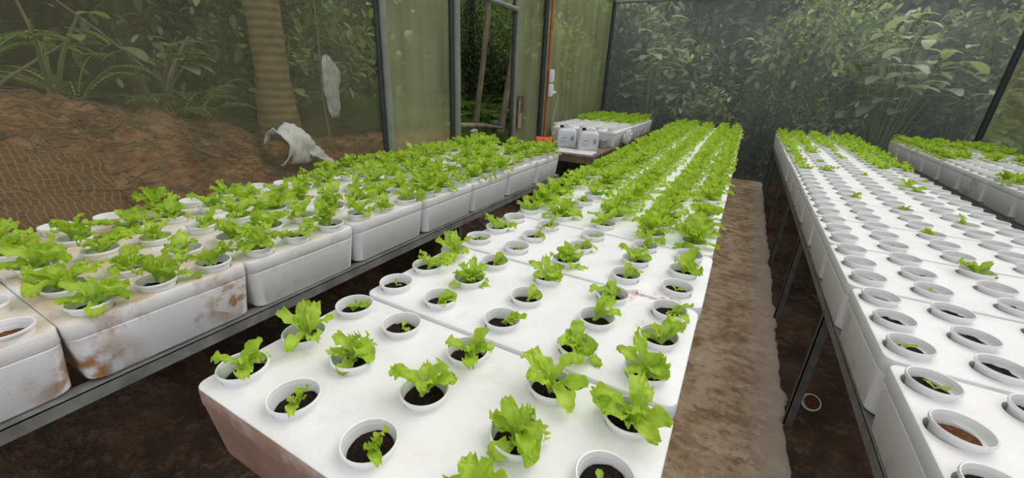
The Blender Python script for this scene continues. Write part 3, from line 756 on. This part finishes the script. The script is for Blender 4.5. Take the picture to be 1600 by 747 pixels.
# ------------------------------------------------------------------ outside: earth bank and ground
def kn(pts, x):
    if x <= pts[0][0]: return pts[0][1]
    for (a, b), (c, d) in zip(pts, pts[1:]):
        if x <= c: return b + (d - b) * (x - a) / (c - a)
    return pts[-1][1]
TOPS = [(-3, 1.42), (.6, 1.37), (1.1, 1.24), (1.6, 1.10), (2.0, .95), (2.5, .88), (3.2, .86), (4.5, .84), (5.5, .76), (7, .6), (9, .35), (12, 0)]
def ground_z(x, y):
    if x > -2.472: return -.08
    h = kn(TOPS, y); t = smooth01(-2.46, -3.05, x)
    z = h * (.55 + .45 * t) - .02
    if x < -3.05: z += (-3.05 - x) * .07
    z += max(0, -8.5 - x) * .85 + max(0, y - 13.5) * .85
    s = smooth01(-2.5, -2.7, x)
    return z + s * (.06 * nz((x, y, 0), 3.5) + .05 * nz((x, y * .7, 3), 9) + .03 * nz((x, y, 5), 24) + .015 * nz((x, y, 8), 50))
bm = bmesh.new(); grid(bm, [-2.47 - 1.2 * (i / 90) for i in range(91)] + lin(-3.75, -16, 60)[1:], lin(-3, -.6, 20) + lin(-.59, 3.5, 240) + lin(3.55, 8.02, 60) + lin(8.3, 26, 50), ground_z)
o = struct('earth_bank', bm, M_BANK, 4)
bm = bmesh.new(); grid(bm, lin(-2.47, 16, 60), lin(8.02, 26, 50), lambda x, y: -.02 + .1 * nz((x, y, 0), .8) + max(0, y - 13.5) * .85)
grid(bm, lin(2.9, 16, 30), lin(-3, 8.02, 40), lambda x, y: -.02 + .1 * nz((x, y, 0), .8))
struct('ground', bm, M_BANK, 4)
# jute mesh over the foot of the bank
bm = bmesh.new(); uvl = bm.loops.layers.uv.new('UVMap'); n = 40
vs = [[None] * (n + 1) for _ in range(n + 1)]
for j in range(n + 1):
    for i in range(n + 1):
        u, w = i / n, j / n; y = -.35 + 1.15 * u; x = -2.475 - .30 * w - .05 * math.sin(u * 3)
        x = min(-2.47, x); z = max(ground_z(x, y), .80 + .30 * w * math.sin(PI * min(1, max(0, u * .9 + .1))) ** .6) + .012 + .01 * nz((u, w, 0), 8)
        vs[j][i] = bm.verts.new((x, y, z))
for j in range(n):
    for i in range(n):
        f = bm.faces.new((vs[j][i], vs[j][i + 1], vs[j + 1][i + 1], vs[j + 1][i]))
        for l, (a, b) in zip(f.loops, ((i, j), (i + 1, j), (i + 1, j + 1), (i, j + 1))): l[uvl].uv = (a / n, b / n)
o = obj('jute_netting', bm, M_JUTE, smooth=4); tag(o, 'coarse brown jute netting draped over the foot of the bank', 'netting')
so = o.modifiers.new('thick', 'SOLIDIFY'); so.thickness = .008
# dry roots and straw on the bank
bm = bmesh.new()
for i in range(2200):
    y = rnd.uniform(-.5, 3.0); x = rnd.uniform(-3.15, -2.55); z = ground_z(x, y) + .005
    a = rnd.uniform(0, 6.28); L = rnd.uniform(.04, .18); dz = rnd.uniform(-.5, .25)
    p = [Vector((x, y, z))]
    for k in range(3): a += rnd.uniform(-.5, .5); p.append(p[-1] + Vector((math.cos(a) * .4, math.sin(a), dz)) * L / 3); p[-1].z = max(p[-1].z, ground_z(p[-1].x, p[-1].y) + .004)
    tube(bm, p, [.003, .0025, .002, .001], 3, False)
o = obj('dry_roots', bm, M_TWIG, smooth=4); tag(o, 'dry roots and straw hanging over the red earth bank', 'roots', None, 'stuff')

# sack, log, hanging bag
gz = ground_z(-2.86, 1.84)
t = thing('woven_sack', 'slumped open white woven sack on the end of the earth bank', 'sack', (-2.86, 1.86, gz - .02))
bm = bmesh.new(); n = 40; mm = 26; P0 = Vector((.035, -.13, .10)); P1 = Vector((.0, .17, .075)); ax = (P1 - P0).normalized(); sdv = ax.cross(Vector((0, 0, 1))).normalized(); upv = sdv.cross(ax)
pr = [.118, .112, .130, .150, .158, .155, .142, .12, .085, .03]; rings = []
for i in range(mm + 1):
    t_ = i / mm; q = t_ * 8.999; r_ = pr[int(q)] + (pr[int(q) + 1] - pr[int(q)]) * (q % 1); c_ = P0.lerp(P1, t_); ring = []
    for k in range(n):
        a_ = 2 * PI * k / n; d_ = Vector((math.cos(a_), math.sin(a_), t_ * 2.2)); rr = r_ * (1 + .20 * nz(d_, 1.5, 4) + .15 * nz((d_.x * 1.2, d_.y * 1.2, t_ * 5), 2.2, 8) + .05 * math.sin(a_ * 5 + t_ * 9)); c_ = P0.lerp(P1, t_) + ax * (.03 * nz((d_.x, d_.y, 0), 1.6, 21) * (1 - t_))
        p_ = c_ + sdv * (rr * .9 * math.cos(a_)) + upv * (rr * (1.1 - .25 * t_) * math.sin(a_)); p_.z = max(p_.z, .0); ring.append(bm.verts.new(p_))
    rings.append(ring)
for i in range(mm):
    for k in range(n): bm.faces.new((rings[i][k], rings[i][(k + 1) % n], rings[i + 1][(k + 1) % n], rings[i + 1][k]))
bm.faces.new(rings[-1])
o = obj('sack_cloth', bm, M_SACK, t, smooth=4); so = o.modifiers.new('thick', 'SOLIDIFY'); so.thickness = .007
bm = bmesh.new(); bmesh.ops.create_icosphere(bm, subdivisions=4, radius=1)
for v in bm.verts:
    p = v.co.copy(); d = 1 + .12 * nz(p, 3); v.co = P0 + Vector((p.x * .10 * d, p.y * .12 * d + .03, p.z * .09 * d - .03))
obj('spilled_soil', bm, M_BANK, t, smooth=4)
bm = bmesh.new(); n = 16
vs = [[bm.verts.new((.09 + .012 * math.sin(j * 1.9) - .06 * i / n + .02, .06 + .20 * i / n, .070 - .06 * (i / n) + .014 * math.sin(j * 1.5 + i * .3))) for j in range(n + 1)] for i in range(n + 1)]
for i in range(n + 1):
    for j in range(n + 1): vs[i][j].co.x += -(j / n - .5) * (.10 + .08 * i / n); vs[i][j].co.z += (j / n - .5) * (.07 + .03 * i / n)
for i in range(n):
    for j in range(n): bm.faces.new((vs[i][j], vs[i][j + 1], vs[i + 1][j + 1], vs[i + 1][j]))
o = obj('bottom_flap', bm, M_SACK, t, smooth=4); o.modifiers.new('thick', 'SOLIDIFY').thickness = .004
lg = thing('sawn_log', 'short brown sawn log lying below the white sack', 'log', (-2.66, 2.0, ground_z(-2.66, 2.0) + .03))
lg.rotation_euler = (0, 0, .25)
bm = bmesh.new(); tube(bm, [(0, -.30, 0), (0, -.1, .004), (0, .1, 0), (0, .2, 0)], [.058, .06, .061, .06], 18); obj('bark_sleeve', bm, M_BARK, lg, smooth=.7)
bm = bmesh.new(); tube(bm, [(0, .2005, 0), (0, .206, 0)], [.056, .054], 18); obj('cut_face', bm, M_STUMP, lg, smooth=.5)
bm = bmesh.new(); n = 22
t = thing('hanging_bag', 'limp pale plastic bag hanging on a thin stem behind the net', 'plastic bag', (-2.93, 2.33, 1.19))
prof = [(.006, .40), (.03, .385), (.05, .34), (.055, .28), (.06, .22), (.062, .15), (.055, .08), (.05, .02), (.03, -.04)]
rings = []
for r_, z in prof:
    rings.append([bm.verts.new((r_ * .5 * math.cos(2 * PI * k / n) * (1 + .35 * math.sin(k * 2.9 + z * 30)), r_ * math.sin(2 * PI * k / n) * (1 + .25 * math.sin(k * 1.9 + z * 22)) + .05 * (.3 - z) + .045 * math.exp(-((z - .27) / .06) ** 2) * max(0, math.sin(2 * PI * k / n)), z + .02 * math.sin(k * 1.7))) for k in range(n)])
for i in range(len(rings) - 1):
    for k in range(n): bm.faces.new((rings[i][k], rings[i][(k + 1) % n], rings[i + 1][(k + 1) % n], rings[i + 1][k]))
obj('bag_film', bm, M_BAG, t, smooth=4)

# ------------------------------------------------------------------ vegetation
def blade(bm, tint, p, d, up, L, W, droop, seg=3, fold=.25, pal=0):
    """one leaf: a folded blade that droops along its length"""
    d = d.normalized(); s = d.cross(up)
    if s.length < 1e-4: s = d.orthogonal()
    s.normalize(); n = s.cross(d).normalized(); rows = []; q = Vector(p)
    for i in range(seg + 1):
        t = i / seg; w = W * math.sin(PI * min(.97, .06 + t * .92)) ** .75
        rows.append((bm.verts.new(q - s * w + n * w * fold), bm.verts.new(q), bm.verts.new(q + s * w + n * w * fold)))
        for v in rows[-1]: v[tint] = (pal, 0, 0, 1)
        dd = (d - Vector((0, 0, 1)) * droop * t).normalized(); q = q + dd * (L / seg)
    for a, b in zip(rows, rows[1:]):
        bm.faces.new((a[0], a[1], b[1], b[0])); bm.faces.new((a[1], a[2], b[2], b[1]))
def rdir(r, zb=0):
    while True:
        v = Vector((r.uniform(-1, 1), r.uniform(-1, 1), r.uniform(-1, 1)))
        if .05 < v.length < 1: v.normalize(); v.z += zb; return v.normalized()
def tree(name, label, cat, x, y, h, cr, n, leaf, m, group, seed, tr=.07, base=None, bm_=M_BARK, droop=.5, low=.25, lean=(0, 0)):
    r = random.Random(seed)
    z0 = base if base is not None else (ground_z(x, y) if x < -2.47 else -.02)
    t = thing(name, label, cat, (x, y, z0 - .03), 0, group)
    bm = bmesh.new(); pts = []; p = Vector((0, 0, 0))
    for i in range(7):
        pts.append(p.copy()); p += Vector((lean[0] + r.uniform(-.08, .08), lean[1] + r.uniform(-.08, .08), 1)) * h / 7
    tube(bm, pts, [tr * (1 - .11 * i) for i in range(7)], 10)
    obj('trunk', bm, bm_, t, smooth=1)
    tips = []
    for i in range(9):
        k = r.uniform(low, .95) * 6; a = pts[int(k)].lerp(pts[min(6, int(k) + 1)], k % 1)
        d = rdir(r, .25); d.z = abs(d.z) * .6; L = cr * r.uniform(.5, 1.0)
        e = a + d * L; mid = a + d * L * .5 + Vector((0, 0, .08 * L))
        bm = bmesh.new(); tube(bm, [a, mid, e], [tr * .4, tr * .25, tr * .1], 6); obj('branch', bm, bm_, t, smooth=1)
        tips.append((a, mid, e))
    bm = bmesh.new(); tint = bm.verts.layers.float_color.new('tint')
    for i in range(n):
        a, b, c = r.choice(tips); f = r.random(); q = (a.lerp(b, f * 2) if f < .5 else b.lerp(c, f * 2 - 1)) + Vector((r.gauss(0, 1), r.gauss(0, 1), r.gauss(0, .8))) * cr * .30
        if q.z < .05: q.z = r.uniform(.05, .4)
        L = leaf[0] * r.uniform(.6, 1.3)
        blade(bm, tint, q, rdir(r, -.15), Vector((r.uniform(-.6, .6), r.uniform(-.6, .6), 1)), L, L * leaf[1] * .5, droop * r.uniform(.3, 1.4), 3 if leaf[0] > .1 else 2, .25, r.random() ** 3)
    obj('foliage', bm, m, t, smooth=4)
    return t
def fern(name, label, x, y, n, L, m, group, seed, base=None, z=None, up=.8, cat='fern', leaf=.18):
    r = random.Random(seed); z0 = z if z is not None else ground_z(x, y)
    t = thing(name, label, cat, (x, y, z0 - .02), 0, group)
    for k in range(n):
        bm = bmesh.new(); tint = bm.verts.layers.float_color.new('tint'); a = 2 * PI * k / n + r.uniform(-.3, .3); e = up + r.uniform(-.25, .25); p = Vector((0, 0, 0)); pts = []
        ll = L * r.uniform(.7, 1.1)
        for i in range(13):
            s = i / 12; ee = e - 1.5 * s * s; d = Vector((math.cos(a) * math.cos(ee), math.sin(a) * math.cos(ee), math.sin(ee))); pts.append((p.copy(), d)); p = p + d * ll / 12
        tube(bm, [q for q, _ in pts], [.006 * (1 - i / 14) * (L + .3) for i in range(13)], 4, False)
        for i in range(1, 13):
            for half in (0, .5):
                q, d = pts[i]; q = q - d * (half * ll / 12); sd = Vector((-math.sin(a), math.cos(a), 0)); w = leaf * L * math.sin(PI * (.15 + .8 * i / 13)) + .02
                for s in (-1, 1): blade(bm, tint, q, sd * s + d * .6, Vector((0, 0, 1)), w, w * .11, .5, 2, .15, 0)
        obj('frond', bm, m, t, smooth=4)
    return t
def broad(name, label, x, y, h, n, L, m, group, seed, z=None, cat='broadleaf plant', wr=.33, spread=.5):
    """upright stems, each with a few big drooping leaves"""
    r = random.Random(seed); z0 = z if z is not None else (ground_z(x, y) if x < -2.47 else -.02)
    t = thing(name, label, cat, (x, y, z0 - .02), 0, group)
    for k in range(n):
        a = r.uniform(0, 6.28); hh = h * r.uniform(.45, 1); e = Vector((math.cos(a) * spread * r.uniform(.2, 1), math.sin(a) * spread * r.uniform(.2, 1), hh)); bm = bmesh.new()
        tube(bm, [(0, 0, 0), e * .5 + Vector((0, 0, .1 * hh)), e], [.012, .009, .005], 5); st = obj('stem', bm, M_TWIG if r.random() < .3 else m, t, smooth=1)
        bm = bmesh.new(); tint = bm.verts.layers.float_color.new('tint')
        for j in range(r.choice((2, 3, 4))):
            b = a + r.uniform(-2, 2); ll = L * r.uniform(.6, 1.15)
            blade(bm, tint, e * r.uniform(.75, 1), Vector((math.cos(b), math.sin(b), r.uniform(-.2, .5))), Vector((0, 0, 1)), ll, ll * wr, .9, 6, .18, .15)
        obj('leaf', bm, m, t, smooth=4)
    return t
# --- behind the back net
GB = 'trees behind the back net'
Rr_ = random.Random(31)
back = [(-3.4, 9.8, 4.6, 1.2), (-2.2, 10.4, 5.2, 1.3), (-1.2, 9.6, 4.2, 1.1), (-.3, 10.6, 5.4, 1.4), (.6, 9.5, 4.0, 1.1), (1.5, 10.5, 5.0, 1.3), (2.5, 9.7, 4.0, 1.1), (3.6, 10.4, 4.8, 1.3), (5.0, 10.0, 4.5, 1.3), (6.6, 10.6, 4.8, 1.4),
        (-4.6, 12.2, 6.2, 1.7), (-2.6, 12.6, 6.5, 1.8), (-.6, 12.8, 6.4, 1.8), (1.4, 12.4, 6.0, 1.7), (3.4, 12.8, 6.4, 1.8), (5.6, 12.6, 6.2, 1.8), (8.0, 12.2, 6, 1.8)]
for i, (x, y, h, cr) in enumerate(back):
    near = i < 10; h *= (.6 if x > 1.2 else .72 if x > 0 else .85) if near else .8; y += .25 if near else 0
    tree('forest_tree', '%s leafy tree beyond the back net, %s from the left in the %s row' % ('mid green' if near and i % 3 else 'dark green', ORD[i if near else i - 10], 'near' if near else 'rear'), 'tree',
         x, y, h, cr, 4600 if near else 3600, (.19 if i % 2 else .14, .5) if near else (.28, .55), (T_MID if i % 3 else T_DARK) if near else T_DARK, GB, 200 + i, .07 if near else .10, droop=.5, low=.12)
broad('broadleaf_shrub', 'pale shrub with huge drooping leaves pressing the right of the back net', 2.0, 8.95, 2.75, 34, .40, T_PALE, None, 5, -.02, wr=.26, spread=.7)
broad('broadleaf_shrub', 'pale big leaved shrub in the right corner beyond the back net', 3.0, 9.3, 2.4, 20, .36, T_PALE, None, 8, -.02, wr=.26, spread=.6)
broad('broadleaf_shrub', 'grey green heart leaved shrub in the left corner beyond the back net', -1.75, 9.1, 3.0, 24, .30, T_PALE, None, 12, -.02, wr=.36, spread=.6)
tree('yellow_green_tree', 'yellow green feathery tree in the middle beyond the back net', 'tree', .75, 9.35, 3.4, .8, 4200, (.08, .35), T_YEL, None, 77, .05, low=.3)
tree('low_shrub', 'low dark shrub at the foot of the back net beside the path', 'shrub', .35, 8.8, 1.3, .55, 1400, (.10, .5), T_DARK, None, 78, .03, low=.05)
tree('low_shrub', 'low leafy shrub at the foot of the back net behind the right bed', 'shrub', 1.35, 8.9, 1.4, .6, 1400, (.11, .5), T_MID, None, 79, .03, low=.05)
tree('low_shrub', 'low leafy shrub at the foot of the back net behind the middle bed', 'shrub', -.65, 8.9, 1.5, .6, 1400, (.11, .5), T_MID, None, 80, .03, low=.05)
for i, (x, y) in enumerate(((4.0, 7.6), (4.3, 6.2), (4.5, 4.6))):
    tree('side_tree', 'olive green tree outside the right net, %s from the back corner' % ORD[i], 'tree', x + .3, y, 4, 1.0, 4200, (.12, .45), T_YEL if i < 2 else T_MID, 'trees outside the right net', 300 + i, .06, low=.15)
def hillside(label, fx, n, seed):
    r = random.Random(seed); bm = bmesh.new(); tint = bm.verts.layers.float_color.new('tint')
    for i in range(n):
        x, y, z = fx(r); L = r.uniform(.22, .5)
        blade(bm, tint, (x, y, z + r.uniform(0, 1) ** 2 * 1.8), rdir(r, -.1), Vector((r.uniform(-.6, .6), r.uniform(-.6, .6), 1)), L, L * .26, r.uniform(.2, .8), 2, .2, r.random() ** 3)
    o = obj('hillside_foliage', bm, T_DARK, smooth=4); tag(o, label, 'foliage', None, 'stuff')
def hb(r):
    x, y = r.uniform(-9, 13), r.uniform(13, 19); return x, y, max(0, y - 13.5) * .85
def hl(r):
    x, y = r.uniform(-14, -8), r.uniform(-3, 14); return x, y, ground_z(x, y)
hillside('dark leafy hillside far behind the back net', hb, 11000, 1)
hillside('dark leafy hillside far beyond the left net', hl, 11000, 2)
# --- outside the left net
GL = 'trees beyond the left bank'
left = [(-5.2, -.6, 5, 1.3), (-4.9, .9, 5.0, 1.3), (-5.3, 2.0, 5.2, 1.3), (-4.9, 3.2, 5, 1.2), (-5.6, 4.3, 5.6, 1.4), (-7.2, .4, 6.2, 1.8), (-7.3, 2.6, 6.4, 1.8), (-7.5, 4.8, 6.4, 1.8), (-8.2, 7.2, 6.5, 1.9), (-6.6, 9.6, 6.5, 1.8), (-5.2, 7.6, 4.6, 1.1), (-4.1, 8.2, 4.6, 1.0), (-9.0, 11, 7, 2.2)]
left.sort(key=lambda q: q[1])
for i, (x, y, h, cr) in enumerate(left):
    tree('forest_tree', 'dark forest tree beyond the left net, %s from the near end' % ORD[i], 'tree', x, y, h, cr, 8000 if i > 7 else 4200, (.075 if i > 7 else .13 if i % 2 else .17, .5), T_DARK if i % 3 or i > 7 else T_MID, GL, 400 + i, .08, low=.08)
for i, (x, y) in enumerate(((-3.6, 7.5), (-3.6, 9.0))):
    tree('mossy_tree', 'light green tree close outside the net behind the %s' % ('socket boxes', 'back table')[i], 'tree', x, y, 3.6, .75, 4600, (.11, .45), T_YEL, None, 460 + i, .04, low=.15)
fl = [(-3.35, .95, 7, .55, 'fern with pale fronds at the top of the bank'), (-3.55, .25, 7, .6, 'large fern at the near end of the bank top'), (-3.4, 1.45, 7, .55, 'fern on the bank left of the palm trunk'),
      (-3.9, .7, 8, .7, 'tall fern behind the bank crest'), (-3.8, 1.75, 7, .6, 'fern behind the palm trunk')]
for i, (x, y, n, L, lb) in enumerate(fl): fern('fern', lb, x, y, n, L, T_FERN, 'ferns on the bank', 500 + i)
bl = [(-3.2, .45, 1.0, 6, .17, 'dark broad leaved plant on the bank at the near end'), (-3.15, .80, .5, 4, .14, 'low broad leaved plant on the bank beside a dry twig'), (-3.25, 1.28, .6, 5, .16, 'heart leaved plant rooted at the top of the bank'), (-3.6, 2.35, .9, 7, .15, 'leafy plant right of the palm trunk behind the net')]
for i, (x, y, h, n, L, lb) in enumerate(bl): broad('broadleaf_plant', lb, x, y, h, n, L, T_FERN if i % 2 else T_MID, None, 520 + i, spread=.35)
# saplings and dry twigs
tw = [((-3.1, .78, 0), (.02, .02, .75), 'thin upright sapling stem on the bank'), ((-3.1, .55, 0), (-.05, .42, .28), 'dry twig leaning over the bank crest'), ((-3.2, .35, .02), (0, -.35, .5), 'bare twig leaning left at the near bank'),
      ((-3.3, 1.7, 0), (-.2, -.9, .95), 'long bare branch leaning across the ferns'), ((-2.8, 1.35, .02), (.05, -.3, .22), 'dry stalk lying on the red bank'), ((-2.99, 2.32, 0), (-.05, .03, 1.5), 'thin stem that carries the hanging plastic bag')]
for i, (p, d, lb) in enumerate(tw):
    r = random.Random(600 + i); z = ground_z(p[0], p[1]); bm = bmesh.new(); d = Vector(d)
    tube(bm, [(0, 0, -.02)] + [d * s + Vector((r.uniform(-.02, .02),) * 3) for s in (.3, .6)] + [d], [.009, .008, .006, .004], 6)
    tag(obj('dry_twig', bm, M_TWIG, None, (p[0], p[1], z), smooth=1), lb, 'twig')
bm = bmesh.new(); tint = bm.verts.layers.float_color.new('tint'); blade(bm, tint, (0, 0, 0), Vector((.1, 1, -.1)), Vector((1, 0, .6)), .11, .028, .2, 5, .2)
tag(obj('dead_leaf', bm, plain('tan_leaf', (.5, .36, .2), .7), None, (-2.60, 1.22, ground_z(-2.6, 1.22) + .05), smooth=4), 'pale tan dead leaf lying on the red bank', 'leaf')
# the ringed palm and the slim palms past the doorway
def palm(name, label, x, y, h, r0, r1, m, lean, seed, nf, fl, z=None):
    r = random.Random(seed); z0 = ground_z(x, y) if z is None else z
    t = thing(name, label, 'palm', (x, y, z0 - .05)); bm = bmesh.new(); pts = []; rad = []
    n = 60
    for i in range(n + 1):
        s = i / n; pts.append((lean[0] * s * h + .02 * math.sin(5 * s), lean[1] * s * h, s * h)); rad.append((r0 + (r1 - r0) * s + r0 * .5 * max(0, .1 - s) / .1) * (1 + .012 * (1 if i % 2 else -1)))
    tube(bm, pts, rad, 16); obj('trunk', bm, m, t, smooth=1)
    for k in range(nf):
        bm = bmesh.new(); tint = bm.verts.layers.float_color.new('tint'); a = 2 * PI * k / nf + r.uniform(-.3, .3); e = r.uniform(.3, 1.1); p = Vector(pts[-1]); q = []
        for i in range(15):
            s = i / 14; ee = e - 2.0 * s * s; d = Vector((math.cos(a) * math.cos(ee), math.sin(a) * math.cos(ee), math.sin(ee))); q.append((p.copy(), d)); p = p + d * fl / 14
        tube(bm, [b for b, _ in q], [.02 * (1 - i / 16) * fl / 1.5 for i in range(15)], 5, False)
        sd = Vector((-math.sin(a), math.cos(a), 0))
        for i in range(2, 15):
            for s in (-1, 1): blade(bm, tint, q[i][0], sd * s + q[i][1] * .8, Vector((0, 0, 1)), fl * .32 * math.sin(PI * (.2 + .75 * i / 15)), fl * .018, .9, 3, .2)
        obj('frond', bm, T_FERN, t, smooth=4)
    return t
palm('palm_tree', 'thick ringed palm trunk rising behind the left net', -3.15, 2.0, 5.2, .115, .10, M_PALM, (.004, .0), 1, 11, 2.0)
palm('slim_palm', 'slim pale palm trunk leaning in the doorway view', -3.4, 5.09, 3.2, .042, .03, M_PALE_BARK, (.12, .0), 2, 8, 1.3)
palm('slim_palm', 'thin dark palm stem close behind the left doorpost', -3.4, 4.70, 2.2, .018, .012, M_PALE_BARK, (0, .0), 3, 7, .7)
palm('slim_palm', 'pale flaring palm root and stem beside the right doorpost', -3.05, 5.2, 2.4, .05, .025, M_PALE_BARK, (.09, .09), 4, 7, 1.0)
fern('dwarf_palm', 'dwarf palm with arching fronds on the grass slope past the doorway', -4.6, 6.9, 11, 1.0, T_FERN, None, 550, cat='palm', leaf=.35)
fern('dwarf_palm', 'small arching palm close to the right doorpost outside', -3.75, 6.0, 9, .65, T_FERN, None, 551, cat='palm', leaf=.35)
bm = bmesh.new(); tint = bm.verts.layers.float_color.new('tint')
for i in range(9000):
    x, y = rnd.uniform(-7, -3.0), rnd.uniform(4.2, 9)
    blade(bm, tint, (x, y, ground_z(x, y) - .01), Vector((rnd.uniform(-.5, .5), rnd.uniform(-.5, .5), 1)), Vector((rnd.uniform(-1, 1), rnd.uniform(-1, 1), .1)), rnd.uniform(.05, .15), .006, .5, 2, .1)
o = obj('grass', bm, T_GRASS, smooth=4); tag(o, 'short green grass on the slope past the doorway', 'grass', None, 'stuff')
bm = bmesh.new(); tube(bm, [(0, -.55, .06), (.0, -.2, .03), (.02, .2, 0), (.04, .6, -.06)], [.03, .032, .028, .02], 10)
tag(obj('fallen_branch', bm, M_PALE_BARK, None, (-2.86, 4.25, .92), smooth=1), 'brown fallen branch lying along the bank past the doorway', 'branch')
for i, (x, y, a_, L, lb) in enumerate(((-2.75, 4.3, .35, .6, 'grey bare stick lying on the debris past the doorway'), (-2.95, 4.75, -.5, .5, 'short broken stick beside the pale flaring palm root'))):
    bm = bmesh.new(); tube(bm, [(-L / 2, 0, .02), (0, .03, .05), (L / 2, 0, .02)], [.012, .01, .006], 7)
    tag(obj('dead_stick', bm, M_BARK if i else M_PALE_BARK, None, (x, y, ground_z(x, y) + .02), (0, 0, a_), smooth=1), lb, 'stick')
fern('fern', 'fern on the debris below the fallen branch past the doorway', -2.74, 4.0, 7, .34, T_FERN, None, 560)
fern('fern', 'small fern between the fallen branch and the right doorpost', -2.72, 4.5, 7, .30, T_FERN, None, 561)
def crumple(name, label, cat, loc, sx, sy, sz, m, seed):
    bm = bmesh.new(); bmesh.ops.create_icosphere(bm, subdivisions=3, radius=1)
    for v in bm.verts:
        n_ = v.co.copy(); d = 1 + .35 * nz(n_, 1.9, seed) + .15 * nz(n_, 5, seed); v.co = Vector((n_.x * sx * d, n_.y * sy * d, max(0, (n_.z * .5 + .5) * sz * d)))
    tag(obj(name, bm, m, None, loc, smooth=4), label, cat)
crumple('blue_sack', 'small dark blue plastic sack at the foot of the pale palm root', 'sack', (-3.12, 5.22, ground_z(-3.12, 5.22)), .06, .07, .14, plain('blue_film', (.10, .14, .22), .5), 3)
crumple('white_scrap', 'small white plastic scrap at the foot of the slim palm', 'plastic scrap', (-2.95, 4.40, ground_z(-2.95, 4.40) + .01), .03, .07, .05, M_WHITE, 5)

# ------------------------------------------------------------------ light
w = bpy.data.worlds.new('sky'); bpy.context.scene.world = w; w.use_nodes = True; nt = w.node_tree; nt.nodes.clear()
out = nt.nodes.new('ShaderNodeOutputWorld'); bg = nt.nodes.new('ShaderNodeBackground')
tc = nt.nodes.new('ShaderNodeTexCoord'); sp = nt.nodes.new('ShaderNodeSeparateXYZ'); nt.links.new(tc.outputs['Generated'], sp.inputs[0])
c = ramp(nt, sp.outputs[2], [(.0, (.72, .78, .90)), (.35, (.88, .91, .98)), (1, (1.0, .99, .97))])
nt.links.new(c, bg.inputs[0]); bg.inputs[1].default_value = .82; nt.links.new(bg.outputs[0], out.inputs[0])
sd = bpy.data.lights.new('sun', 'SUN'); sd.energy = .95; sd.angle = math.radians(50); sd.color = (1, .97, .92)
so = bpy.data.objects.new('sun', sd); C.objects.link(so)
so.rotation_euler = Vector((-.5, -.75, -1)).to_track_quat('-Z', 'Y').to_euler()

sc = bpy.context.scene
sc.view_settings.view_transform = 'Standard'; sc.view_settings.look = 'None'; sc.view_settings.gamma = 1; sc.view_settings.exposure = 0.33
sc.view_settings.use_curve_mapping = False
sc.cycles.max_bounces = 8; sc.cycles.transparent_max_bounces = 12; sc.cycles.diffuse_bounces = 4
